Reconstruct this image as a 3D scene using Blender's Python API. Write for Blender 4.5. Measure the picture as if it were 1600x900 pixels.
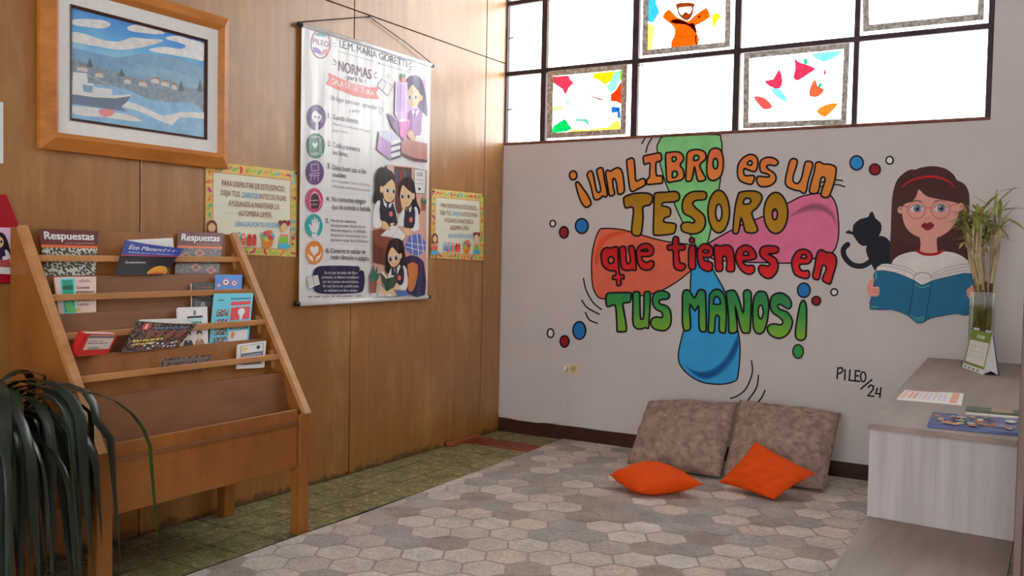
import bpy, bmesh, math, random
from mathutils import Vector, Matrix, noise
from mathutils.geometry import tessellate_polygon
random.seed(7)
for o in list(bpy.data.objects): bpy.data.objects.remove(o)
SC = bpy.context.scene
COL = SC.collection
V3 = Vector

# ------------------------------------------------------------------ camera, sky, exposure
F_PX = 1421.084                                   # focal length in pixels of the 1600x900 frame
YAW, PITCH, ROLL = (math.radians(a) for a in (31.351, 2.1988, 1.1153))
CAM = V3((3.64404, -5.82576, 1.35))
_f = V3((-math.sin(YAW)*math.cos(PITCH), math.cos(YAW)*math.cos(PITCH), -math.sin(PITCH)))
_r0 = V3((math.cos(YAW), math.sin(YAW), 0)); _u0 = _r0.cross(_f)
_r = _r0*math.cos(ROLL) + _u0*math.sin(ROLL); _u = _u0*math.cos(ROLL) - _r0*math.sin(ROLL)
cd = bpy.data.cameras.new('camera'); cam = bpy.data.objects.new('camera', cd); COL.objects.link(cam)
cd.sensor_width = 36; cd.lens = F_PX/1600*36; cd.clip_start = .05; cd.clip_end = 200
cam.matrix_world = Matrix(((_r.x, _u.x, -_f.x, CAM.x), (_r.y, _u.y, -_f.y, CAM.y), (_r.z, _u.z, -_f.z, CAM.z), (0, 0, 0, 1)))
SC.camera = cam
W = bpy.data.worlds.new('overcast_sky'); SC.world = W; W.use_nodes = True
bg = W.node_tree.nodes['Background']
bg.inputs[0].default_value = (.97, .985, 1.0, 1); bg.inputs[1].default_value = 5.2
SC.view_settings.view_transform = 'Standard'; SC.view_settings.look = 'None'
SC.view_settings.exposure = 0.45; SC.view_settings.gamma = 1; SC.view_settings.use_curve_mapping = False

# ------------------------------------------------------------------ colour and material helpers
def lin(c):
    c = c/255
    return c/12.92 if c <= .04045 else ((c+.055)/1.055)**2.4
def rgb(r, g, b, k=1.0):
    return tuple(min(.92, lin(v)/k) for v in (r, g, b))
MATS = {}
def M(name, col, rough=.6, var=.08, scale=14, spec=.3, bump=0, bscale=60, stretch=(1, 1, 1), col2=None, metal=0, coat=0, wave=0):
    """procedural principled material: a noise mixes two tones, an optional noise bump"""
    if name in MATS: return MATS[name]
    m = bpy.data.materials.new(name); m.use_nodes = True
    nt = m.node_tree; N = nt.nodes; L = nt.links
    p = N['Principled BSDF']
    tc = N.new('ShaderNodeTexCoord'); mp = N.new('ShaderNodeMapping'); mp.inputs['Scale'].default_value = stretch
    L.new(tc.outputs['Object'], mp.inputs['Vector'])
    nz = N.new('ShaderNodeTexNoise'); nz.inputs['Scale'].default_value = scale; nz.inputs['Detail'].default_value = 5
    nz.inputs['Roughness'].default_value = .6
    L.new(mp.outputs[0], nz.inputs['Vector'])
    mx = N.new('ShaderNodeMix'); mx.data_type = 'RGBA'
    a = tuple(max(0, c*(1-var)) for c in col); b = col2 if col2 else tuple(min(1, c*(1+var)) for c in col)
    mx.inputs[6].default_value = (*a, 1); mx.inputs[7].default_value = (*b, 1)
    rp = N.new('ShaderNodeMapRange'); rp.inputs[1].default_value = .33; rp.inputs[2].default_value = .67
    L.new(nz.outputs['Fac'], rp.inputs[0]); L.new(rp.outputs[0], mx.inputs[0])
    L.new(mx.outputs[2], p.inputs['Base Color'])
    p.inputs['Roughness'].default_value = rough; p.inputs['Specular IOR Level'].default_value = spec
    p.inputs['Metallic'].default_value = metal
    if coat: p.inputs['Coat Weight'].default_value = coat; p.inputs['Coat Roughness'].default_value = .2
    if bump:
        n2 = N.new('ShaderNodeTexNoise'); n2.inputs['Scale'].default_value = bscale; n2.inputs['Detail'].default_value = 4
        L.new(mp.outputs[0], n2.inputs['Vector'])
        bp = N.new('ShaderNodeBump'); bp.inputs['Strength'].default_value = bump; bp.inputs['Distance'].default_value = .01
        L.new(n2.outputs['Fac'], bp.inputs['Height']); L.new(bp.outputs[0], p.inputs['Normal'])
    if wave:                                         # slack cloth: soft vertical ripples
        mp2 = N.new('ShaderNodeMapping'); mp2.inputs['Scale'].default_value = (1, 5.5, .8)
        L.new(tc.outputs['Object'], mp2.inputs['Vector'])
        n3 = N.new('ShaderNodeTexNoise'); n3.inputs['Scale'].default_value = 1.6; n3.inputs['Detail'].default_value = 1.5
        L.new(mp2.outputs[0], n3.inputs['Vector'])
        bp = N.new('ShaderNodeBump'); bp.inputs['Strength'].default_value = wave; bp.inputs['Distance'].default_value = .05
        L.new(n3.outputs['Fac'], bp.inputs['Height']); L.new(bp.outputs[0], p.inputs['Normal'])
    MATS[name] = m
    return m
def paint(r, g, b, k=.5, rough=.6, spec=.25, kind='paint', **kw):
    return M('%s_%d_%d_%d' % (kind, r, g, b), rgb(r, g, b, k), rough=rough, spec=spec, var=kw.pop('var', .07), scale=kw.pop('scale', 9), **kw)

# ------------------------------------------------------------------ object helpers
def wloc(o):
    p = V3((0, 0, 0))
    while o: p += o.location; o = o.parent
    return p
def link(name, me, parent=None, loc=(0, 0, 0)):
    o = bpy.data.objects.new(name, me); COL.objects.link(o)
    o.location = loc
    if parent: o.parent = parent
    return o
def mesh(name, vs, fs, mats, parent=None, loc=None, mi=None, smooth=False):
    """one mesh object from WORLD vertices"""
    off = wloc(parent) if parent else V3(loc if loc else (0, 0, 0))
    me = bpy.data.meshes.new(name)
    me.from_pydata([tuple(V3(v)-off) for v in vs], [], fs)
    if not isinstance(mats, (list, tuple)): mats = [mats]
    for m in mats: me.materials.append(m)
    if mi: me.polygons.foreach_set('material_index', mi)
    if smooth: me.polygons.foreach_set('use_smooth', [True]*len(me.polygons))
    me.update()
    return link(name, me, parent, (0, 0, 0) if parent else off)
def tag(o, label=None, cat=None, group=None, kind=None):
    if label: o['label'] = label
    if cat: o['category'] = cat
    if group: o['group'] = group
    if kind: o['kind'] = kind
    return o
def thing(name, label, cat, loc, group=None):
    return tag(link(name, None, None, loc), label, cat, group)
class MB:
    """collects shapes in world space"""
    def __init__(s): s.v = []; s.f = []; s.m = []
    def add(s, vs, fs, mi=0):
        b = len(s.v); s.v += [V3(v) for v in vs]; s.f += [[i+b for i in f] for f in fs]; s.m += [mi]*len(fs); return s
    def hexa(s, p, mi=0):   # 8 points: bottom 4 ccw, top 4 ccw
        return s.add(p, [(3, 2, 1, 0), (4, 5, 6, 7), (0, 1, 5, 4), (1, 2, 6, 5), (2, 3, 7, 6), (3, 0, 4, 7)], mi)
    def box(s, x0, x1, y0, y1, z0, z1, mi=0):
        return s.hexa([(x0, y0, z0), (x1, y0, z0), (x1, y1, z0), (x0, y1, z0), (x0, y0, z1), (x1, y0, z1), (x1, y1, z1), (x0, y1, z1)], mi)
    def bbox(s, x0, x1, y0, y1, z0, z1, bev=.004, mi=0):
        bm = bmesh.new(); bmesh.ops.create_cube(bm, size=1)
        for v in bm.verts: v.co = V3(((x0+x1)/2+v.co.x*(x1-x0), (y0+y1)/2+v.co.y*(y1-y0), (z0+z1)/2+v.co.z*(z1-z0)))
        bmesh.ops.bevel(bm, geom=bm.edges[:], offset=bev, segments=1, affect='EDGES')
        bm.verts.index_update()
        s.add([v.co.copy() for v in bm.verts], [[v.index for v in f.verts] for f in bm.faces], mi); bm.free(); return s
    def prism(s, pts, axis, a0, a1, mi=0):
        """pts 2D polygon in the plane across `axis` ('y': pts are x,z; 'x': y,z; 'z': x,y)"""
        def P(p, a): return {'y': (p[0], a, p[1]), 'x': (a, p[0], p[1]), 'z': (p[0], p[1], a)}[axis]
        n = len(pts); tri = tessellate_polygon([[V3((p[0], p[1], 0)) for p in pts]])
        vs = [P(p, a0) for p in pts]+[P(p, a1) for p in pts]
        fs = [tuple(t) for t in tri]+[tuple(i+n for i in reversed(t)) for t in tri]+[(i, (i+1) % n, (i+1) % n+n, i+n) for i in range(n)]
        return s.add(vs, fs, mi)
    def tube(s, pts, r, n=8, mi=0, cap=True):
        pts = [V3(p) for p in pts]; rs = r if isinstance(r, (list, tuple)) else [r]*len(pts)
        vs = []; fs = []; prev = None
        for i, p in enumerate(pts):
            t = (pts[min(i+1, len(pts)-1)]-pts[max(i-1, 0)]).normalized()
            if prev is None: a = t.orthogonal().normalized()
            else: a = (prev-t*prev.dot(t)).normalized()
            prev = a; b = t.cross(a)
            for k in range(n):
                w = 2*math.pi*k/n; vs.append(p+(a*math.cos(w)+b*math.sin(w))*rs[i])
        for i in range(len(pts)-1):
            for k in range(n): fs.append((i*n+k, i*n+(k+1) % n, (i+1)*n+(k+1) % n, (i+1)*n+k))
        if cap: fs.append(tuple(range(n-1, -1, -1))); fs.append(tuple(range((len(pts)-1)*n, len(pts)*n)))
        return s.add(vs, fs, mi)
    def lathe(s, c, prof, n=20, mi=0):
        vs = []; fs = []
        for r, z in prof:
            for k in range(n): vs.append((c[0]+r*math.cos(2*math.pi*k/n), c[1]+r*math.sin(2*math.pi*k/n), c[2]+z))
        for i in range(len(prof)-1):
            for k in range(n): fs.append((i*n+k, i*n+(k+1) % n, (i+1)*n+(k+1) % n, (i+1)*n+k))
        return s.add(vs, fs, mi)
    def build(s, name, mats, parent=None, loc=None, smooth=False):
        return mesh(name, s.v, s.f, mats, parent, loc, s.m, smooth)

# ------------------------------------------------------------------ flat drawing (paint and print) on real planes
def ray(x, y): return _r*((x-800)/F_PX)-_u*((y-450)/F_PX)+_f
class Plane:
    def __init__(s, O, U, Vv): s.O = V3(O); s.U = V3(U).normalized(); s.V = V3(Vv).normalized(); s.n = s.U.cross(s.V)
    def px(s, x, y):            # where the sight line of a photo point meets this plane -> plane metres
        d = ray(x, y); t = (s.O-CAM).dot(s.n)/d.dot(s.n); p = CAM+d*t-s.O
        return (p.dot(s.U), p.dot(s.V))
    def pt(s, a, b, h=0): return s.O+s.U*a+s.V*b+s.n*h
def Z(plane, ox=0, oy=0, sc=1):
    return lambda x, y: plane.px(ox+x/sc, oy+y/sc)
def catmull(pts, closed=True, n=4):
    out = []; N = len(pts)
    rng = range(N if closed else N-1)
    for i in rng:
        g = (lambda k: pts[k % N]) if closed else (lambda k: pts[max(0, min(N-1, k))])
        p0, p1, p2, p3 = g(i-1), g(i), g(i+1), g(i+2)
        for j in range(n):
            t = j/n; t2 = t*t; t3 = t2*t
            out.append(tuple(.5*(2*p1[k]+(p2[k]-p0[k])*t+(2*p0[k]-5*p1[k]+4*p2[k]-p3[k])*t2+(3*p1[k]-p0[k]-3*p2[k]+p3[k])*t3) for k in (0, 1)))
    if not closed: out.append(tuple(pts[-1]))
    return out
def ellipse(cx, cy, rx, ry, n=24, rot=0, a0=0, a1=2*math.pi):
    full = abs(a1-a0) >= 6.28
    out = []
    for k in range(n if full else n+1):
        w = a0+(a1-a0)*k/n; x, y = rx*math.cos(w), ry*math.sin(w)
        out.append((cx+x*math.cos(rot)-y*math.sin(rot), cy+x*math.sin(rot)+y*math.cos(rot)))
    return out
_txt = {}
def glyphs(s, bold=0, shear=0):
    k = (s, bold, shear)
    if k not in _txt:
        cu = bpy.data.curves.new('t', 'FONT'); cu.body = s; cu.shear = shear; cu.resolution_u = 3
        o = bpy.data.objects.new('t', cu); COL.objects.link(o)
        dg = bpy.context.evaluated_depsgraph_get(); me = o.evaluated_get(dg).to_mesh()
        vs = [(v.co.x, v.co.y) for v in me.vertices]; fs = [tuple(p.vertices) for p in me.polygons]
        o.evaluated_get(dg).to_mesh_clear(); bpy.data.objects.remove(o); bpy.data.curves.remove(cu)
        xs = [v[0] for v in vs]; x0, x1 = min(xs), max(xs)
        _txt[k] = ([((x-x0)/(x1-x0), y/.73) for x, y in vs], fs, x1-x0)
    return _txt[k]
class Art:
    def __init__(s, plane, parent, h=.0008, dh=.00018):
        s.pl = plane; s.par = parent; s.h = h; s.dh = dh; s.map = Z(plane); s.parts = {}; s.order = []; s.cur = None; s.w = 1.0; s.auto = None
    def part(s, name, label=None):
        key = name
        while key in s.parts: key += '#'
        s.parts[key] = dict(v=[], f=[], mi=[], mats=[], label=label); s.cur = s.parts[key]; s.order.append(key); return s
    def zoom(s, ox, oy, sc): s.map = Z(s.pl, ox, oy, sc); s.w = sc; return s     # drawing units: an enlargement of the photo
    def _add(s, vs, fs, mat, dh=None):
        if s.auto: s.part(s.auto)
        c = s.cur
        if mat not in c['mats']: c['mats'].append(mat)
        k = c['mats'].index(mat); b = len(c['v'])
        c['v'] += [s.pl.pt(*s.map(x, y), s.h) for x, y in vs]
        c['f'] += [tuple(i+b for i in f) for f in fs]; c['mi'] += [k]*len(fs)
        s.h += s.dh if dh is None else dh
    def poly(s, pts, mat, sm=0, holes=()):
        L = [catmull(pts, True, sm) if sm else list(pts)]+[catmull(h, True, sm) if sm else list(h) for h in holes]
        tri = tessellate_polygon([[V3((p[0], p[1], 0)) for p in l] for l in L])
        s._add([p for l in L for p in l], [tuple(t) for t in tri], mat); return s
    def strip(s, f0, f1, mat, u0=0, u1=1, n=14):      # band between two edges v=f0(u) and v=f1(u)
        us = [u0+(u1-u0)*k/n for k in range(n+1)]
        s._add([(u, f0(u)) for u in us]+[(u, f1(u)) for u in us], [(k, k+1, n+2+k, n+1+k) for k in range(n)], mat); return s
    def ell(s, cx, cy, rx, ry, mat, rot=0, n=24): return s.poly(ellipse(cx, cy, rx, ry, n, rot), mat)
    def stroke(s, pts, w, mat, closed=False, sm=0, taper=False):
        """w in photo pixels"""
        w *= s.w
        if sm: pts = catmull(pts, closed, sm)
        q = [pts[0]]
        for p in pts[1:]:
            if math.hypot(p[0]-q[-1][0], p[1]-q[-1][1]) > 1e-6: q.append(p)
        if closed and math.hypot(q[0][0]-q[-1][0], q[0][1]-q[-1][1]) < 1e-6: q.pop()
        N = len(q); vs = []; fs = []
        if N < 2: return s
        for i in range(N):
            a = q[(i-1) % N] if closed or i > 0 else q[i]; b = q[(i+1) % N] if closed or i < N-1 else q[i]
            p = q[i]
            d1 = (p[0]-a[0], p[1]-a[1]); d2 = (b[0]-p[0], b[1]-p[1])
            l1 = math.hypot(*d1) or 1; l2 = math.hypot(*d2) or 1
            t = (d1[0]/l1+d2[0]/l2, d1[1]/l1+d2[1]/l2); lt = math.hypot(*t) or 1; t = (t[0]/lt, t[1]/lt)
            c = max(.55, abs((d2[0]/l2)*t[0]+(d2[1]/l2)*t[1]) if l2 > 1e-9 and (closed or i < N-1) else 1)
            hw = w/2/c
            if taper: hw *= .25+.75*math.sin(math.pi*min(1, max(0, (i+.5)/N)))
            vs += [(p[0]-t[1]*hw, p[1]+t[0]*hw), (p[0]+t[1]*hw, p[1]-t[0]*hw)]
        for i in range(N if closed else N-1):
            j = (i+1) % N; fs.append((2*i, 2*i+1, 2*j+1, 2*j))
        if not closed and not taper:
            for e, nb in ((0, 1), (N-1, N-2)):
                d = math.atan2(q[e][1]-q[nb][1], q[e][0]-q[nb][0]); b = len(vs)
                vs += [(q[e][0]+w/2*math.cos(d+x), q[e][1]+w/2*math.sin(d+x)) for x in [math.pi*(k/6-.5) for k in range(7)]]
                fs.append(tuple(range(b, b+7)))
        s._add(vs, fs, mat); return s
    def blob(s, pts, fill, edge, w, sm=3, holes=()):
        s.poly(pts, fill, sm, holes)
        s.stroke(pts, w, edge, True, sm)
        for h in holes: s.stroke(h, w, edge, True, sm)
        return s
    def text(s, body, x0, y0, x1, y1, h, mat, bold=0, shear=0, h1=None, up=(0, -1)):
        g, fs, wd = glyphs(body, 0, shear); h1 = h if h1 is None else h1
        for du, dv in (((-bold, -bold*.5), (bold, bold*.5), (-bold, bold*.5), (bold, -bold*.5)) if bold else ((0, 0),)):      # heavier letters: overprinted with a slight shift
            vs = []
            for u, v in g:
                u += du/wd; v += dv/.73
                vs.append((x0+(x1-x0)*u+up[0]*(h+(h1-h)*u)*v, y0+(y1-y0)*u+up[1]*(h+(h1-h)*u)*v))
            s._add(vs, fs, mat, s.dh*.25)
        return s
    def scrawl(s, x0, y0, x1, y1, h, mat, seed=1):     # a printed line too blurred to read: word-length dashes
        r = random.Random(seed); u = 0; fs = []; vs = []
        while u < .97:
            w = min(1-u, r.uniform(.05, .2)); b = len(vs); k = r.uniform(.6, 1)
            vs += [(x0+(x1-x0)*q_, y0+(y1-y0)*q_-t_*h*k) for q_, t_ in ((u, 0), (u+w, 0), (u+w, 1), (u, 1))]
            fs.append((b, b+1, b+2, b+3)); u += w+.035
        s._add(vs, fs, mat); return s
    def flush(s):
        out = {}
        for k in s.order:
            c = s.parts[k]
            if not c['v']: continue
            n = s.pl.n; fs = []
            for f in c['f']:                       # face towards the viewer's side of the plane
                a, b, d = c['v'][f[0]], c['v'][f[1]], c['v'][f[2]]
                fs.append(f if (b-a).cross(d-a).dot(n) >= 0 else tuple(reversed(f)))
            o = mesh(k.rstrip('#'), c['v'], fs, c['mats'], s.par, None, c['mi'])
            if c['label']: o['label'] = c['label']
            out[k] = o
        return out

# ================================================================== THE SETTING
LEFT = Plane((0, 0, 0), (0, 1, 0), (0, 0, 1))          # wooden wall, faces +x
BACK = Plane((0, 0, 0), (1, 0, 0), (0, 0, 1))          # painted wall, faces -y
H = 3.75
def nodes(name):
    m = bpy.data.materials.new(name); m.use_nodes = True; MATS[name] = m
    return m, m.node_tree.nodes, m.node_tree.links, m.node_tree.nodes['Principled BSDF']
def wood(name, dark, light, rough=.4, spec=.5, gs=(9, 9, .7), smudge=None, coat=0, grime=False):
    m, N, L, p = nodes(name)
    tc = N.new('ShaderNodeTexCoord'); mp = N.new('ShaderNodeMapping'); mp.inputs['Scale'].default_value = gs
    L.new(tc.outputs['Object'], mp.inputs[0])
    a = N.new('ShaderNodeTexNoise'); a.inputs['Scale'].default_value = 3.0; a.inputs['Detail'].default_value = 8; a.inputs['Roughness'].default_value = .65
    L.new(mp.outputs[0], a.inputs[0])
    mr = N.new('ShaderNodeMapRange'); mr.inputs[1].default_value = .3; mr.inputs[2].default_value = .72; L.new(a.outputs[0], mr.inputs[0])
    mx = N.new('ShaderNodeMix'); mx.data_type = 'RGBA'; mx.inputs[6].default_value = (*dark, 1); mx.inputs[7].default_value = (*light, 1)
    L.new(mr.outputs[0], mx.inputs[0]); out = mx.outputs[2]
    if smudge:                                         # worn, pale patches in the varnish
        b = N.new('ShaderNodeTexNoise'); b.inputs['Scale'].default_value = 2.3; b.inputs['Detail'].default_value = 6; b.inputs['Roughness'].default_value = .62
        mp2 = N.new('ShaderNodeMapping'); mp2.inputs['Scale'].default_value = (1, 1.6, .8); L.new(tc.outputs['Object'], mp2.inputs[0]); L.new(mp2.outputs[0], b.inputs[0])
        m2 = N.new('ShaderNodeMapRange'); m2.inputs[1].default_value = .52; m2.inputs[2].default_value = .74; m2.inputs[4].default_value = .55; L.new(b.outputs[0], m2.inputs[0])
        mx2 = N.new('ShaderNodeMix'); mx2.data_type = 'RGBA'; mx2.inputs[7].default_value = (*smudge, 1)
        L.new(m2.outputs[0], mx2.inputs[0]); L.new(out, mx2.inputs[6]); out = mx2.outputs[2]
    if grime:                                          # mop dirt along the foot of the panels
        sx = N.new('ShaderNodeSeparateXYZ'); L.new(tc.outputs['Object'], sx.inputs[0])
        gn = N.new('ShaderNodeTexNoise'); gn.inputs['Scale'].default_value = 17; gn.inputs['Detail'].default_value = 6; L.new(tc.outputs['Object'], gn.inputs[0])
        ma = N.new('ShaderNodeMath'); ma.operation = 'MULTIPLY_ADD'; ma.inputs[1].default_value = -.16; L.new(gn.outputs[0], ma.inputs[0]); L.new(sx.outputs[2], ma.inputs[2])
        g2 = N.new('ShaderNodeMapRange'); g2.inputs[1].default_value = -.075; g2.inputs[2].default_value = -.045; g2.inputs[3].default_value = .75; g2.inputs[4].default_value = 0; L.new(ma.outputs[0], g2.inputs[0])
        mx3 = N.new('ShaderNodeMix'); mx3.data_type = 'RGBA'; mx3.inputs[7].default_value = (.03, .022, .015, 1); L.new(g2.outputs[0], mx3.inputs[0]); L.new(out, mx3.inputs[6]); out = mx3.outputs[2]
    L.new(out, p.inputs['Base Color'])
    rr = N.new('ShaderNodeMapRange'); rr.inputs[3].default_value = rough*.85; rr.inputs[4].default_value = rough*1.15
    L.new(a.outputs[0], rr.inputs[0]); L.new(rr.outputs[0], p.inputs['Roughness'])
    p.inputs['Specular IOR Level'].default_value = spec
    if coat: p.inputs['Coat Weight'].default_value = coat; p.inputs['Coat Roughness'].default_value = .38
    bp = N.new('ShaderNodeBump'); bp.inputs['Strength'].default_value = .12; bp.inputs['Distance'].default_value = .004
    L.new(a.outputs[0], bp.inputs['Height']); L.new(bp.outputs[0], p.inputs['Normal'])
    return m
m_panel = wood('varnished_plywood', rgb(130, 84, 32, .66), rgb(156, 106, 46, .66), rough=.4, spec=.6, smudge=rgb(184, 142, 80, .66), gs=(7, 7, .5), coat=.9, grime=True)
m_dark = M('dark_gap', rgb(45, 26, 14), rough=.8)
m_wall = M('grey_white_wall_paint', rgb(200, 194, 193, .79), rough=.75, var=.035, scale=2.2, bump=.05, bscale=130)
m_ceil = M('ceiling_paint', (.62, .6, .57), rough=.9)
m_base = M('dark_brown_gloss_paint', rgb(58, 34, 26, .7), rough=.45, var=.25, scale=12, bump=.1, bscale=30)
def struct(o): return tag(o, kind='structure')
wl = struct(MB().box(-.12, -.012, -9, .0, -.05, H).build('wall_left', m_dark))
ys = [-9, -7.43, -6.0, -4.57, -3.14, -1.690, -.262, -.0]
for i in range(len(ys)-1):
    for z0, z1 in ((0, 2.763), (2.769, H)):
        g = .0036
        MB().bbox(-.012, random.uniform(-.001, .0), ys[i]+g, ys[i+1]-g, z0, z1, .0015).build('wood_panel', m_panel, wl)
XW = 3.222
wb = struct(MB().box(-.1, 5.2, .0, .2, -.05, 2.158).box(-.12, -.004, .0, .2, 2.158, H).box(XW+.022, 5.2, 0, .2, 2.158, H).box(-.1, XW+.022, 0, .2, 3.72, H).build('wall_back', m_wall))
struct(MB().box(5.2, 5.35, -9, .2, -.05, H).build('wall_right', m_wall))
FW = []  # unseen wall behind the camera, its openings added and sized to tune the daylight
struct(MB().box(-.1, 5.35, -9.15, -9, -.05, .75).box(-.1, 5.35, -9.15, -9, 3.1, H).box(-.1, 1.7, -9.15, -9, .75, 3.1).box(5.0, 5.35, -9.15, -9, .75, 3.1)
       .box(3.25, 3.4, -9.15, -9, .75, 3.1).build('wall_front', m_wall))
struct(MB().box(-.1, 5.35, -9.15, .2, H, H+.1).build('ceiling', m_ceil))
# skirting board, its top edge roughly cut in
pts = []
for k in range(61):
    x = 5.19*k/60; z = .104+.004*noise.noise(V3((x*5, 0, 0)))+.003*noise.noise(V3((x*23, 1, 0)))-(.010 if .05 < x < .32 else 0)*abs(noise.noise(V3((x*9, 4, 0))))*2
    pts.append((x+.001, z))
struct(MB().prism([(.001, 0)]+[(5.191, 0)]+pts[::-1], 'y', -.008, 0).build('baseboard_back', m_base))

# ---- floor: green marbled tiles, one row of red ones by the wall
m_sub = M('floor_screed', rgb(28, 25, 18), rough=.9)
fl = struct(MB().box(-.1, 5.35, -9.15, .2, -.1, -.0014).build('floor', m_sub))
def tile_mat(name, a, b, c):
    m, N, L, p = nodes(name)
    tc = N.new('ShaderNodeTexCoord')
    n1 = N.new('ShaderNodeTexNoise'); n1.inputs['Scale'].default_value = 7; n1.inputs['Detail'].default_value = 5; n1.inputs['Distortion'].default_value = .6
    n2 = N.new('ShaderNodeTexNoise'); n2.inputs['Scale'].default_value = 26; n2.inputs['Detail'].default_value = 4; n2.inputs['Distortion'].default_value = 1.2
    L.new(tc.outputs['Object'], n1.inputs[0]); L.new(tc.outputs['Object'], n2.inputs[0])
    r1 = N.new('ShaderNodeMapRange'); r1.inputs[1].default_value = .35; r1.inputs[2].default_value = .65; L.new(n1.outputs[0], r1.inputs[0])
    r2 = N.new('ShaderNodeMapRange'); r2.inputs[1].default_value = .5; r2.inputs[2].default_value = .66; r2.inputs[4].default_value = .7; L.new(n2.outputs[0], r2.inputs[0])
    x1 = N.new('ShaderNodeMix'); x1.data_type = 'RGBA'; x1.inputs[6].default_value = (*a, 1); x1.inputs[7].default_value = (*b, 1); L.new(r1.outputs[0], x1.inputs[0])
    x2 = N.new('ShaderNodeMix'); x2.data_type = 'RGBA'; x2.inputs[7].default_value = (*c, 1); L.new(x1.outputs[2], x2.inputs[6]); L.new(r2.outputs[0], x2.inputs[0])
    L.new(x2.outputs[2], p.inputs['Base Color']); p.inputs['Roughness'].default_value = .5; p.inputs['Specular IOR Level'].default_value = .3
    return m
m_green = tile_mat('green_marbled_tile', rgb(82, 82, 54, .54), rgb(106, 106, 74, .54), rgb(160, 138, 104, .54))
m_red = tile_mat('red_marbled_tile', rgb(96, 28, 20, .6), rgb(120, 36, 26, .6), rgb(140, 90, 70, .6))
gx = [0, .14, .365, .59, .815]; gy = [-.04]+[-.285-.2305*k for k in range(0, 20)]
gy = [0]+[-.285-.2305*k for k in range(0, 20)]
for j in range(len(gy)-1):
    for i in range(len(gx)-1):
        if i == 3 and j % 1 == 0 and j > 0: continue
        red = (j == 1)
        t = random.uniform(0, .0010)
        MB().bbox(gx[i]+.003, gx[i+1]-.003, gy[j+1]+.003, gy[j]-.003, -.0014, t-.0002, .0004).build('floor_tile', m_red if red else m_green, fl)

# ---- window: steel frame, mullions, single panes
m_steel = M('weathered_steel', rgb(62, 44, 48, .8), rough=.5, var=.3, scale=9)
m_rust = M('rusty_sill_bar', rgb(120, 74, 58, .8), rough=.6, var=.3, scale=20)
m, N, L, p = nodes('window_glass'); N.remove(p)
tr = N.new('ShaderNodeBsdfTransparent'); tr.inputs[0].default_value = (.97, .98, .98, 1)
gl = N.new('ShaderNodeBsdfGlossy'); gl.inputs['Roughness'].default_value = .05
nz = N.new('ShaderNodeTexNoise'); nz.inputs['Scale'].default_value = 4
mr = N.new('ShaderNodeMapRange'); mr.inputs[3].default_value = .03; mr.inputs[4].default_value = .07; L.new(nz.outputs[0], mr.inputs[0])
ms = N.new('ShaderNodeMixShader'); L.new(mr.outputs[0], ms.inputs[0]); L.new(tr.outputs[0], ms.inputs[1]); L.new(gl.outputs[0], ms.inputs[2])
L.new(ms.outputs[0], N['Material Output'].inputs[0]); m_glass = m
win = struct(link('window_1', None, None, (0, .02, 2.158)))
wx = [(0, .0), (.329, .044), (1.052, .046), (1.768, .042), (2.506, .032), (XW, .03)]
wz = [(2.158, .03), (2.688, .032), (3.21, .03), (3.70, .04)]
for x, w in wx[1:-1]: MB().bbox(x-w/2, x+w/2, -.004, .034, 2.16, 3.715, .003).build('mullion', m_steel, win)
for z, w in wz[1:-1]: MB().bbox(.002, XW, .0, .03, z-w/2, z+w/2, .003).build('glazing_bar', m_steel, win)
f = MB().bbox(XW-.008, XW+.021, -.004, .04, 2.16, 3.718, .003).bbox(.002, XW, -.002, .04, 3.69, 3.718, .003).bbox(.002, .012, 0, .04, 2.16, 3.718, .002)
f.build('window_frame', m_steel, win)
MB().bbox(.002, XW+.021, -.006, .045, 2.156, 2.176, .004).build('sill_bar', m_rust, win)
for i in range(5):
    for k in range(3):
        MB().box(wx[i][0]+.012, wx[i+1][0]-.012, .018, .022, wz[k][0]+.012, wz[k+1][0]-.012).build('pane', m_glass, win)
for x, z in ((0.02, 2.95), (.02, 2.42), (1.078, 2.655)):
    MB().tube([(x, .0, z), (x+.045, .0, z+.004)], .004, 6).build('latch_pin', m_steel, win)

# ---- rug with woven hexagons
m, N, L, p = nodes('woven_rug'); m_rug = m
at = N.new('ShaderNodeVertexColor'); at.layer_name = 'hue'
tc = N.new('ShaderNodeTexCoord'); n1 = N.new('ShaderNodeTexNoise'); n1.inputs['Scale'].default_value = 160; n1.inputs['Detail'].default_value = 3
mpg = N.new('ShaderNodeMapping'); mpg.inputs['Rotation'].default_value = (0, 0, .6); mpg.inputs['Scale'].default_value = (.35, 1.3, 1)
L.new(tc.outputs['Object'], mpg.inputs[0]); L.new(mpg.outputs[0], n1.inputs[0])
n2 = N.new('ShaderNodeTexNoise'); n2.inputs['Scale'].default_value = 5; n2.inputs['Detail'].default_value = 5; L.new(tc.outputs['Object'], n2.inputs[0])
r1 = N.new('ShaderNodeMapRange'); r1.inputs[1].default_value = .35; r1.inputs[2].default_value = .65; r1.inputs[3].default_value = .74; r1.inputs[4].default_value = 1.12; L.new(n1.outputs[0], r1.inputs[0])
r2 = N.new('ShaderNodeMapRange'); r2.inputs[1].default_value = .3; r2.inputs[2].default_value = .7; r2.inputs[3].default_value = .84; r2.inputs[4].default_value = 1.12; L.new(n2.outputs[0], r2.inputs[0])
mu = N.new('ShaderNodeMath'); mu.operation = 'MULTIPLY'; L.new(r1.outputs[0], mu.inputs[0]); L.new(r2.outputs[0], mu.inputs[1])
vm = N.new('ShaderNodeVectorMath'); vm.operation = 'SCALE'; L.new(at.outputs[0], vm.inputs[0]); L.new(mu.outputs[0], vm.inputs['Scale'])
L.new(vm.outputs[0], p.inputs['Base Color']); p.inputs['Roughness'].default_value = .95; p.inputs['Specular IOR Level'].default_value = .1
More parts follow.
